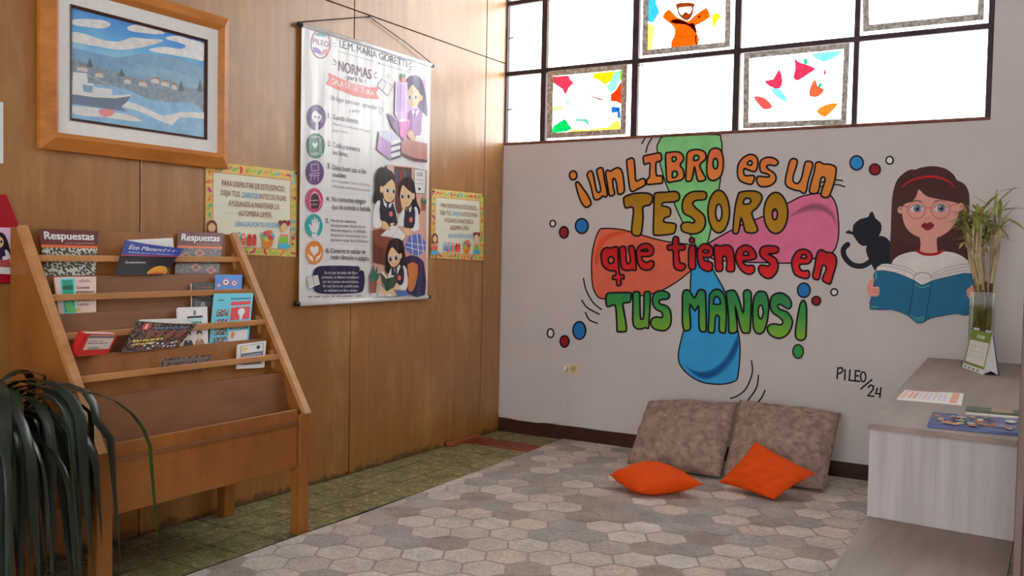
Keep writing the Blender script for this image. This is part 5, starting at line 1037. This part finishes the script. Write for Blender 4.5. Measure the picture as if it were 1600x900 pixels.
slab('spine', [W4[0], (W4[0][0]+.004, W4[0][1]), (W4[3][0]+.004, W4[3][1]), W4[3]], 0, -.046, m_rb)
A = Art(P, t, .0003, .00008); A.map = lambda u, v: tuple((W4[0][k]*(1-u)+W4[1][k]*u)*(1-v)+(W4[3][k]*(1-u)+W4[2][k]*u)*v for k in (0, 1)); A.w = .02
A.part('cover_panel').poly([(.14, .06), (.94, .06), (.94, .72), (.14, .72)], pt_(168, 156, 146)).poly([(.14, .08), (.94, .08), (.94, .2), (.14, .2)], pt_(90, 84, 84)).ell(.45, .66, .2, .07, pt_(120, 116, 116))
A.part('book_title').scrawl(.2, .36, .62, .36, .06, pt_(120, 110, 104), 10).scrawl(.2, .46, .8, .46, .06, pt_(84, 78, 76), 11); A.flush()
t, A = booklet('booklet', 'white booklet with a framed picture alone on the lowest visible tier', 'booklet', 3, [(372, 538), (416, 532.4), (413.5, 567), (371, 569)], cov('white_booklet_cover', (196, 192, 184)), .012)
A.part('cover_border').stroke([(.1, .12), (.9, .1), (.9, 1.05), (.1, 1.05)], 1.2, pt_(60, 60, 58), True); A.part('ornament').ell(.25, .28, .1, .1, pt_(190, 170, 60), n=12); A.part('emblem').ell(.72, .26, .07, .09, pt_(40, 40, 40), n=12); A.part('text_line').poly([(.12, .5), (.9, .46), (.9, .66), (.12, .68)], pt_(84, 88, 104)).scrawl(.2, .64, .85, .6, .05, pt_(170, 170, 176), 12); A.part('cover_photo').poly([(.15, .8), (.86, .78), (.86, 1.05), (.15, 1.05)], stones('clip_photo', (40, 46, 44), (140, 142, 140), 140)) if 0 else A.part('cover_photo').poly([(.15, .8), (.86, .78), (.86, 1.05), (.15, 1.05)], pt_(96, 92, 84))
A.flush()
t, A = booklet('magazine', 'dark photo magazine lying low behind the bottom board', 'magazine', 3, [(252, 561), (330, 553.5), (326, 570), (250, 576)], MATS['crowd_photo'], .006)
A.part('photo_band').poly([(.05, .2), (.95, .2), (.95, .5), (.05, .5)], pt_(84, 80, 70)); A.flush()

# ================================================================== CUSHIONS
def pillow(name, label, cat, corners, th, mat, pinch=.06, wr=.006, n=40, seed=0, flat=0.0, group=None):
    """square cushion between four 3D corners TL,TR,BR,BL; th = full thickness at the middle"""
    c = [V3(p) for p in corners]; ctr = sum(c, V3())/4
    nrm = (c[1]-c[0]).cross(c[3]-c[0]).normalized()
    if nrm.dot(CAM-ctr) < 0: nrm = -nrm
    vs = []; fs = []; idx = {}
    def P(u, v, s):
        a, b = 2*u-1, 2*v-1
        uu = .5+.5*a*(1-pinch*(1-b*b)); vv = .5+.5*b*(1-pinch*(1-a*a))
        p = (c[0]*(1-uu)+c[1]*uu)*(1-vv)+(c[3]*(1-uu)+c[2]*uu)*vv
        e = max(0, (1-a*a)*(1-b*b))**.5
        h = th/2*e*(1-flat*0)
        q = V3((u*3+seed, v*3, s)); h += wr*noise.noise(q*2.2)*min(1, e*3)+wr*.6*noise.noise(V3((u*2+seed, v*9, s*3)))*min(1, e*3)
        if s > 0 and wr > .015: h -= .016*math.exp(-((v-.66-.12*math.sin(u*4+seed))/.03)**2)*min(1, e*2)+.01*math.exp(-((v-.82+.1*u)/.025)**2)*min(1, e*2)
        return p+nrm*h*s
    for s in (1, -1):
        for j in range(n+1):
            for i in range(n+1):
                if s == -1 and (i in (0, n) or j in (0, n)): idx[(s, i, j)] = idx[(1, i, j)]; continue
                idx[(s, i, j)] = len(vs); vs.append(P(i/n, j/n, s))
        for j in range(n):
            for i in range(n):
                f = (idx[(s, i, j)], idx[(s, i+1, j)], idx[(s, i+1, j+1)], idx[(s, i, j+1)])
                fs.append(f if s == 1 else f[::-1])
    z0 = min(v.z for v in vs)
    if z0 < .0115: vs = [v+V3((0, 0, max(0, .0115-v.z)*1.0)) for v in vs]
    base = V3((ctr.x, ctr.y, min(v.z for v in vs)))
    t = thing(name, label, cat, base, group)
    mesh('cover', vs, fs, mat, t, smooth=True)
    rim = [vs[idx[(1, i, 0)]] for i in range(n)]+[vs[idx[(1, n, j)]] for j in range(n)]+[vs[idx[(1, n-i, n)]] for i in range(n)]+[vs[idx[(1, 0, n-j)]] for j in range(n)]
    rim = [r+V3((0, 0, .001)) for r in rim]
    MB().tube(rim+[rim[0]], .0028, 5, cap=False).build('seam', mat, t, smooth=True)
    return t
m_taupe = M('mottled_taupe_velour', rgb(104, 88, 82, .5), rough=.85, spec=.15, var=.05, scale=26, col2=rgb(140, 120, 108, .5), bump=.25, bscale=22)
m_orange = M('orange_cotton', rgb(190, 64, 14, .5), rough=.8, spec=.15, var=.06, scale=6, bump=.15, bscale=40)
WBK = lambda x, y, yy: (lambda d: CAM+d*((yy-CAM.y)/d.y))(ray(x, y))
FLR = lambda x, y, zz: (lambda d: CAM+d*((zz-CAM.z)/d.z))(ray(x, y))
cg = 'floor cushions against the mural wall'
pillow('floor_cushion', 'left one of the two large taupe velour cushions leaning on the wall', 'cushion', [WBK(1014, 627, -.13), WBK(1153.5, 630, -.13), FLR(1124, 745, .03), FLR(980, 724, .03)], .22, m_taupe, .004, .022, seed=1, group=cg)
pillow('floor_cushion', 'right one of the two large taupe velour cushions, behind the orange diamond cushion', 'cushion', [WBK(1156, 625.5, -.13), WBK(1314, 646.5, -.13), FLR(1287, 765, .03), FLR(1130, 745, .03)], .22, m_taupe, .004, .022, seed=5, group=cg)
# orange: one lying flat, one propped on its corner
a = FLR(953, 742, .085); b = FLR(1098.5, 756.5, .085)
fw = V3((.36, -.93, 0)).normalized()
dx = (b-a); perp = V3((dx.y, -dx.x, 0)).normalized()
pillow('throw_cushion', 'small orange cushion lying flat in front of the left taupe cushion', 'cushion', [a+V3((.10, .16, .035)), b+V3((-.08, .17, .035)), b+V3((0, 0, 0)), a+V3((0, 0, 0))] if 0 else
       [a-perp*.0, a*.5+b*.5-perp*.23+V3((-.05, 0, .03)), b, a*.55+b*.45+perp*.17+V3((-.03, 0, -.035))], .16, m_orange, .0, .008, seed=9, group='orange cushions')
bt = FLR(1209, 780, .025); lf = FLR(1124, 754, .04)
tp = WBK(1181, 691, -.60); rt = WBK(1272.5, 740, -.66)
pillow('throw_cushion', 'small orange cushion propped like a diamond against the right taupe cushion', 'cushion', [tp, rt, bt, lf], .12, m_orange, .05, .010, seed=3, group='orange cushions')

# ================================================================== COUNTER WITH BENCH (grey laminate)
def laminate(name, a, b, gs): 
    m = wood(name, a, b, rough=.5, spec=.35, gs=gs); return m
m_lv = laminate('grey_laminate_upright_grain', rgb(142, 136, 136, .6), rgb(168, 163, 164, .6), (9, 9, .45))
m_lh = laminate('grey_brown_laminate_top', rgb(112, 100, 92, .6), rgb(136, 123, 114, .6), (5, .5, 5))
ct = thing('storage_counter', 'grey wood-grain counter with a lower bench along the right wall', 'counter', (3.3, -1.9, 0))
TOP = [(2.968, -.012), (3.075, -2.505), (3.53, -2.535), (3.53, -.012)]
MB().prism(TOP, 'z', .765, .785).build('counter_top', m_lh, ct)
MB().hexa([(3.079, -2.483, .456), (3.53, -2.513, .456), (3.53, -2.499, .456), (3.079, -2.469, .456), (3.079, -2.483, .765), (3.53, -2.513, .765), (3.53, -2.499, .765), (3.079, -2.469, .765)]).build('front_panel', m_lv, ct)
MB().hexa([(3.0, -.6, .0115), (3.018, -.6, .0115), (3.099, -2.47, .0115), (3.081, -2.47, .0115), (3.0, -.6, .765), (3.018, -.6, .765), (3.099, -2.47, .765), (3.081, -2.47, .765)]).build('side_panel', m_lv, ct)
MB().prism([(3.078, -2.40), (3.125, -4.0), (3.53, -4.0), (3.53, -2.40)], 'z', .437, .455).build('bench_top', m_lh, ct)
MB().prism([(3.10, -2.50), (3.14, -3.98), (3.158, -3.98), (3.118, -2.50)], 'z', .0115, .437).build('bench_side', m_lv, ct)
m_up = wood('grey_brown_upright', rgb(84, 70, 62, .6), rgb(112, 98, 90, .6), rough=.55, spec=.3, gs=(6, 6, .4))
up = thing('tall_cabinet', 'edge of a tall grey-brown cabinet standing at the right picture border', 'cabinet', (3.75, -2.65, 0))
MB().bbox(3.545, 3.565, -2.93, -2.40, .0115, 1.30, .002).build('side_panel', m_up, up)
MB().bbox(3.565, 3.95, -2.90, -2.40, .0115, 1.28, .002).build('body', m_up, up)

# ---- desk calendar, leaflet, magazines on the counter
ZT = .7855
cal = thing('desk_calendar', 'green and white tent desk calendar in front of the bamboo', 'calendar', (3.28, -.6, ZT))
p0 = FLR(1503.5, 574, ZT); p1 = FLR(1536.5, 586, ZT); p2 = FLR(1557, 587.5, ZT)
wd = (p1-p0); nb = (p2-p1); nb = nb-wd.normalized()*nb.dot(wd.normalized()); nb = nb.normalized()*.075
apex_d = (V3((0, 0, 0)))
def vplane(px, py, base, nn):    # point above base line at the tent's ridge plane
    O = base+nn*.5; n_ = nn.normalized(); d = ray(px, py); return CAM+d*((O-CAM).dot(n_)/d.dot(n_))
t0 = vplane(1516, 512.5, p0, nb); t1 = vplane(1548.2, 519.5, p1, nb)
wdn = wd.normalized(); hgt = (t0.z+t1.z)/2-ZT
t0 = V3((p0.x+nb.x*.5, p0.y+nb.y*.5, ZT+hgt)); t1 = V3((p1.x+nb.x*.5, p1.y+nb.y*.5, ZT+hgt))
def sheet(name, a, b, c_, d_, th, mat):
    n_ = (b-a).cross(d_-a).normalized()*th
    return mesh(name, [a, b, c_, d_, a+n_, b+n_, c_+n_, d_+n_], [(3, 2, 1, 0), (4, 5, 6, 7), (0, 1, 5, 4), (1, 2, 6, 5), (2, 3, 7, 6), (3, 0, 4, 7)], mat, cal)
m_cw = M('calendar_card', rgb(196, 200, 204, .58), rough=.6, var=.02)
fb = sheet('front_board', p0, p1, t1, t0, -.002, m_cw); sheet('back_board', p0+nb, p1+nb, t1, t0, .002, M('calendar_back', rgb(40, 46, 92, .58), rough=.5))
mesh('gusset', [p1-wdn*.012, p1-wdn*.012+nb*.5+V3((0, 0, .02)), p1-wdn*.012+nb, t1-wdn*.004], [(0, 1, 3), (1, 2, 3)], m_cw, cal)
CPl = Plane(p0, wd, (t0-p0)-wdn*(t0-p0).dot(wdn)); Wc = wd.length; Hc = (t0-p0).length
A = Art(CPl, fb, .0006, .0002); A.map = lambda u, v: (u*Wc, (1-v)*Hc); A.w = .012
if CPl.n.dot(CAM-p0) < 0: A.h = -.003; A.dh = -.0002
cp = lambda r, g, b: paint(r, g, b, .58, rough=.5, kind='card')
A.part('green_page').poly([(.02, .02), (.98, .02), (.98, .88), (.02, .88)], cp(98, 124, 44)); A.part('white_page').poly([(.08, .27), (.94, .26), (.94, .82), (.08, .82)], cp(200, 192, 188)); A.part('month_label').poly([(.36, .11), (.72, .11), (.72, .2), (.36, .2)], cp(150, 166, 118)); A.text('OCTUBRE', .39, .185, .69, .185, .06, cp(226, 226, 220), .01)
for k in range(3): A.part('ruled_line').poly([(.1, .4+k*.12), (.92, .395+k*.12), (.92, .402+k*.12), (.1, .408+k*.12)], cp(160, 152, 150))
for k in range(4): A.part('footer_logo').ell(.14+.2*k, .945, .035, .022, cp(40, 44, 70), n=10)
A.flush()
for f_ in (.15, .72): a_ = t0.lerp(t1, f_); b_ = t0.lerp(t1, f_+.2); MB().tube([a_+V3((0, 0, .002)), b_+V3((0, 0, .002))], .006, 8).build('binding_clip', M('white_clip', (.8, .8, .8), rough=.4), cal)

def flat_item(name, label, cat, corners, z, th, mat, group=None):
    c = [FLR(*p, z+th) for p in corners]; ctr = sum(c, V3())/4
    t = thing(name, label, cat, (ctr.x, ctr.y, z), group)
    vs = [V3((p.x, p.y, z)) for p in c]+[V3((p.x, p.y, z+th)) for p in c]
    shs = MB().hexa(vs if (c[1]-c[0]).cross(c[3]-c[0]).z > 0 else [vs[i] for i in (3, 2, 1, 0, 7, 6, 5, 4)]).build('sheets', mat, t)
    PL = Plane((0, 0, z+th), (1, 0, 0), (0, 1, 0)); A = Art(PL, shs, .0003, .0001)
    A.map = lambda u, v: tuple((c[0][k]*(1-u)+c[1][k]*u)*(1-v)+(c[3][k]*(1-u)+c[2][k]*u)*v for k in (0, 1)); A.w = .01
    return t, A
t, A = flat_item('leaflet', 'white printed leaflet lying flat on the counter', 'leaflet', [(1414, 609), (1506, 614.5), (1502.5, 633), (1401, 623.5)], ZT, .003, M('leaflet_paper', rgb(204, 194, 190, .6), rough=.6, var=.03))
A.part('orange_block').poly([(.04, .08), (.11, .1), (.09, .9), (.02, .9)], cp(188, 156, 136)); A.part('orange_block').poly([(.82, .05), (.94, .05), (.92, .92), (.8, .92)], cp(190, 146, 124))
for k, cc in enumerate(((182, 136, 124), (182, 136, 124), (178, 174, 184), (190, 166, 158), (176, 172, 184), (184, 168, 166), (176, 172, 184), (184, 174, 176))): A.part('text_column').poly([(.15+k*.078, .2), (.2+k*.078, .2), (.19+k*.078, .82), (.14+k*.078, .82)], cp(*cc))
A.part('top_band').poly([(.1, .02), (.6, .03), (.6, .1), (.1, .08)], cp(176, 120, 100)); A.flush()
t, A = flat_item('magazine', 'glossy blue magazine with orange picture at the counter edge', 'magazine', [(1457, 644), (1594, 655), (1594, 676.5), (1449, 663)], ZT, .010, M('glossy_blue_cover', rgb(74, 84, 132, .55), rough=.2, spec=.6, var=.15, scale=8))
rq = random.Random(8); A.part('cover_picture')
for k in range(46):
    u, v = min(.9, max(.06, rq.gauss(.42, .2))), rq.uniform(.12, .9); a_, b_ = rq.uniform(.02, .08), rq.uniform(.03, .10)
    A.poly([(u+a_*math.cos(w)*rq.uniform(.6, 1.2), v+b_*math.sin(w)*rq.uniform(.6, 1.2)) for w in [k2*.785 for k2 in range(8)]], cp(*rq.choice([(150, 128, 116), (176, 92, 40), (92, 66, 44), (186, 186, 180), (60, 88, 96), (84, 94, 140), (196, 120, 60), (120, 100, 90)])), 2)
A.part('title_text').scrawl(.74, .8, .95, .8, .16, cp(130, 100, 110), 15); A.flush()
t, A = flat_item('booklet', 'thin white-edged booklet under the green one behind the blue magazine', 'booklet', [(1511, 641), (1596, 649), (1595, 653.5), (1508, 645.5)], ZT, .008, M('booklet_edges', rgb(200, 204, 190, .6), rough=.6, var=.08, scale=60)); A.flush()
t, A = flat_item('booklet', 'green covered booklet on top of the pair behind the blue magazine', 'booklet', [(1510, 634), (1596, 642), (1594, 647), (1509, 640)], ZT+.0082, .008, M('dark_booklet_pages', rgb(90, 92, 84, .6), rough=.6, var=.2, scale=60))
A.part('green_cover').poly([(0, 0), (.47, 0), (.47, 1), (0, 1)], cp(66, 84, 52)); A.part('tan_cover').poly([(.47, 0), (.86, 0), (.86, 1), (.47, 1)], cp(140, 122, 96)); A.part('green_end').poly([(.86, 0), (1, 0), (1, 1), (.86, 1)], cp(66, 84, 52)); A.flush()

# ---- lucky bamboo in a glass vase
vc = V3((3.262, -.30, ZT))
bamb = thing('lucky_bamboo', 'bundle of lucky bamboo stalks in a square glass vase on the counter', 'potted plant', vc)
m, N, L, p = nodes('vase_glass'); m_vg = m; N.remove(p)
tr = N.new('ShaderNodeBsdfTransparent'); tr.inputs[0].default_value = (.86, .92, .84, 1); gl = N.new('ShaderNodeBsdfGlossy'); gl.inputs['Roughness'].default_value = .05
fr = N.new('ShaderNodeFresnel'); fr.inputs[0].default_value = 1.3; ms = N.new('ShaderNodeMixShader'); L.new(fr.outputs[0], ms.inputs[0]); L.new(tr.outputs[0], ms.inputs[1]); L.new(gl.outputs[0], ms.inputs[2]); L.new(ms.outputs[0], N['Material Output'].inputs[0])
r_ = .06
sq = [(-r_, -r_*.8), (r_, -r_*.8), (r_, r_*.8), (-r_, r_*.8)]
MB().prism([(vc.x+a, vc.y+b) for a, b in sq], 'z', ZT, ZT+.008).build('vase_base', m_vg, bamb)
for i in range(4):
    a, b = sq[i], sq[(i+1) % 4]
    MB().add([(vc.x+a[0], vc.y+a[1], ZT+.008), (vc.x+b[0], vc.y+b[1], ZT+.008), (vc.x+b[0], vc.y+b[1], ZT+.405), (vc.x+a[0], vc.y+a[1], ZT+.405)], [(0, 1, 2, 3)]).build('vase_wall', m_vg, bamb)
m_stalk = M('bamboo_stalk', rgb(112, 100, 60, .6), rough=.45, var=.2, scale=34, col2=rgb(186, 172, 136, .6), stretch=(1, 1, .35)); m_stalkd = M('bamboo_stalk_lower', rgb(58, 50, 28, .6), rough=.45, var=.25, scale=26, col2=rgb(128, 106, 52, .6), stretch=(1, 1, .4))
m_bleaf = M('bamboo_leaf', rgb(92, 104, 40, .6), rough=.4, var=.2, scale=18, col2=rgb(160, 162, 92, .6))
m_bleaf2 = M('bamboo_leaf_yellowed', rgb(150, 132, 50, .6), rough=.5, var=.2, scale=18, col2=rgb(168, 130, 84, .6))
rb = random.Random(11)
def leaf(par, base, dirn, L_, w, droop, mat, seg=7, fold=.25):
    d = V3(dirn).normalized(); pts = [V3(base)]; v = d.copy()
    for k in range(seg): v = (v+V3((0, 0, -droop/seg))).normalized(); pts.append(pts[-1]+v*(L_/seg))
    vs = []; fs = []
    for k, q_ in enumerate(pts):
        t_ = k/seg; tan = (pts[min(k+1, seg)]-pts[max(k-1, 0)]).normalized(); side = tan.cross(V3((0, 0, 1)))
        side = side.normalized() if side.length > 1e-4 else V3((1, 0, 0)); upv = side.cross(tan)
        ww = w*(math.sin(math.pi*min(.995, .14+.86*t_))**.7 if t_ < 1 else .02)
        vs += [q_-side*ww+upv*ww*fold, q_, q_+side*ww+upv*ww*fold]
    for k in range(seg): b = 3*k; fs += [(b, b+1, b+4, b+3), (b+1, b+2, b+5, b+4)]
    return mesh('leaf', vs, fs, mat, par, smooth=True)
tops = []
for k in range(24):
    an = rb.uniform(0, 6.28); r0 = rb.uniform(.01, .056); an2 = an+rb.uniform(-2, 2)
    b0 = vc+V3((r0*math.cos(an), .75*r0*math.sin(an), .012)); m0 = vc+V3((.04*math.cos(an2), .03*math.sin(an2), .44+rb.uniform(-.04, .04)))
    r1 = rb.uniform(.03, .095); t_ = vc+V3((r1*math.cos(an2)-.012, .7*r1*math.sin(an2), rb.uniform(.70, .83)))
    pts = [b0, b0.lerp(m0, .5)+V3((rb.uniform(-.012, .012), rb.uniform(-.01, .01), 0)), m0, m0.lerp(t_, .5)+V3((rb.uniform(-.01, .02)*(1 if t_.x > vc.x else -1), 0, 0)), t_]
    P2 = []; R2 = []
    for i in range(len(pts)-1):
        for j in range(5):
            f_ = j/5; P2.append(pts[i].lerp(pts[i+1], f_)); R2.append(.0066 if j != 0 else .0085)
    P2.append(pts[-1]); R2.append(.006)
    half = 11
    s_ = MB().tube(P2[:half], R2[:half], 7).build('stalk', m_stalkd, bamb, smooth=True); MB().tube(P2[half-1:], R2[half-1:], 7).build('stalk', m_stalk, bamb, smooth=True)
    tops.append(t_)
rl = 0
for t_ in tops:
    for k in range(6):
        an = rb.uniform(0, 6.28); el_ = rb.uniform(-.35, 1.1)
        leaf(bamb, t_+V3((0, 0, rb.uniform(-.05, .03))), (math.cos(an)*math.cos(el_), math.sin(an)*math.cos(el_)*.6, math.sin(el_)), rb.uniform(.07, .15), rb.uniform(.007, .012), rb.uniform(.2, .9), m_bleaf if rb.random() < .84 else m_bleaf2)
def aim(px, py, yy): return WBK(px, py, yy)
for (bx, by), (ex_, ey), w in (((1560, 300), (1600, 296), .006), ((1545, 322), (1515, 305), .004), ((1565, 330), (1598, 328), .016), ((1570, 340), (1598, 360), .016), ((1530, 340), (1488, 338), .008), ((1530, 345), (1495, 362), .008), ((1556, 320), (1588, 292), .007)):
    b_ = aim(bx, by, -.32); e_ = aim(ex_, ey, -.38); leaf(bamb, b_, (e_-b_)+V3((0, 0, .03)), (e_-b_).length*1.08, w, .35, m_bleaf)

# ================================================================== PLANT WITH LONG STRAPPY LEAVES (left foreground)
pc = V3((.40, -4.07, 0))
plant = thing('potted_plant', 'dark green plant with long drooping strap leaves beside the magazine rack', 'potted plant', pc)
m_pot = M('terracotta_pot', rgb(120, 66, 44, .7), rough=.8, var=.1); m_soil = M('dark_soil', (.03, .022, .015), rough=1)
m_stand = wood('dark_plant_stand', rgb(50, 30, 18), rgb(70, 42, 26), rough=.5)
st = MB()
MB().lathe(pc, [(.0, .40), (.16, .40), (.16, .425), (.0, .425)], 20).build('stand_top', m_stand, plant)
for k in range(3):
    a_ = 2.1*k+.4; MB().tube([(pc.x+.13*math.cos(a_), pc.y+.13*math.sin(a_), .40), (pc.x+.16*math.cos(a_), pc.y+.16*math.sin(a_), .0)], .016, 8).build('stand_leg', m_stand, plant)
pot = MB().lathe(pc, [(.0, .426), (.10, .426), (.14, .62), (.152, .62), (.152, .655), (.138, .655), (.135, .63), (.0, .63)], 22).build('pot', m_pot, plant, smooth=False)
MB().lathe(pc, [(.0, .632), (.134, .632)], 18).build('soil', m_soil, pot)
m_leafd = M('strap_leaf_dark', rgb(16, 25, 18, .7), rough=.28, spec=.5, var=.25, scale=5, col2=rgb(36, 48, 38, .7), stretch=(1, 1, .5)); m_leafg = M('strap_leaf_green', rgb(30, 48, 22, .7), rough=.3, spec=.5, var=.2, scale=5, col2=rgb(56, 78, 36, .7))
m_leafy = M('strap_leaf_dry', rgb(112, 96, 70, .6), rough=.5, var=.2)
rp_ = random.Random(5)
def strap(base, az, rise, reach, L_, w, mat, curl_=0):
    """arching strap: rises, bends over and hangs"""
    seg = 16; d = V3((math.cos(az), math.sin(az), 0)); pts = [V3(base)]; ang = rise; step = L_/seg
    bend = (rise+1.45)/(seg*reach)
    for k in range(seg):
        pts.append(pts[-1]+(d*math.cos(ang)+V3((0, 0, math.sin(ang))))*step); ang = max(-1.5, ang-bend)
        d = (d+V3((-d.y, d.x, 0))*curl_/seg).normalized()
    vs = []; fs = []
    for k, q_ in enumerate(pts):
        q_ = V3((max(.015, q_.x), q_.y if q_.x > .645 else min(q_.y, -3.80-.02*math.sin(az*5)), max(.03, q_.z)))
        t_ = k/seg; tan = (pts[min(k+1, seg)]-pts[max(k-1, 0)]).normalized(); side = V3((-d.y, d.x, 0)); side = (side+V3((math.sin(t_*3+az)*.25, 0, 0))).normalized(); nn = side.cross(tan)
        ww = w*(.45+.55*min(1, t_*4))*(1-max(0, t_-.55)/.45)**.8+.0006
        vs += [q_-side*ww+nn*ww*.35, q_, q_+side*ww+nn*ww*.35]
    for k in range(seg): b = 3*k; fs += [(b, b+1, b+4, b+3), (b+1, b+2, b+5, b+4)]
    return mesh('leaf', vs, fs, mat, plant, smooth=True)
for k in range(95):
    az = rp_.uniform(-1.7, 1.2) if k % 4 else rp_.uniform(0, 6.28)
    strap(pc+V3((rp_.uniform(-.05, .05), rp_.uniform(-.05, .05), .63+rp_.uniform(0, .14))), az, rp_.uniform(.5, 1.4), rp_.uniform(.22, .62), rp_.uniform(.6, 1.15), rp_.uniform(.010, .022), m_leafg if rp_.random() < .12 else (m_leafy if rp_.random() < .05 else m_leafd), rp_.uniform(-1.1, 1.1))
MB().tube([pc+V3((0, 0, .62)), pc+V3((.01, 0, .74)), pc+V3((0, .01, .84))], [.035, .03, .02], 8).build('stem', M('plant_stem', rgb(84, 70, 50), rough=.9), plant)
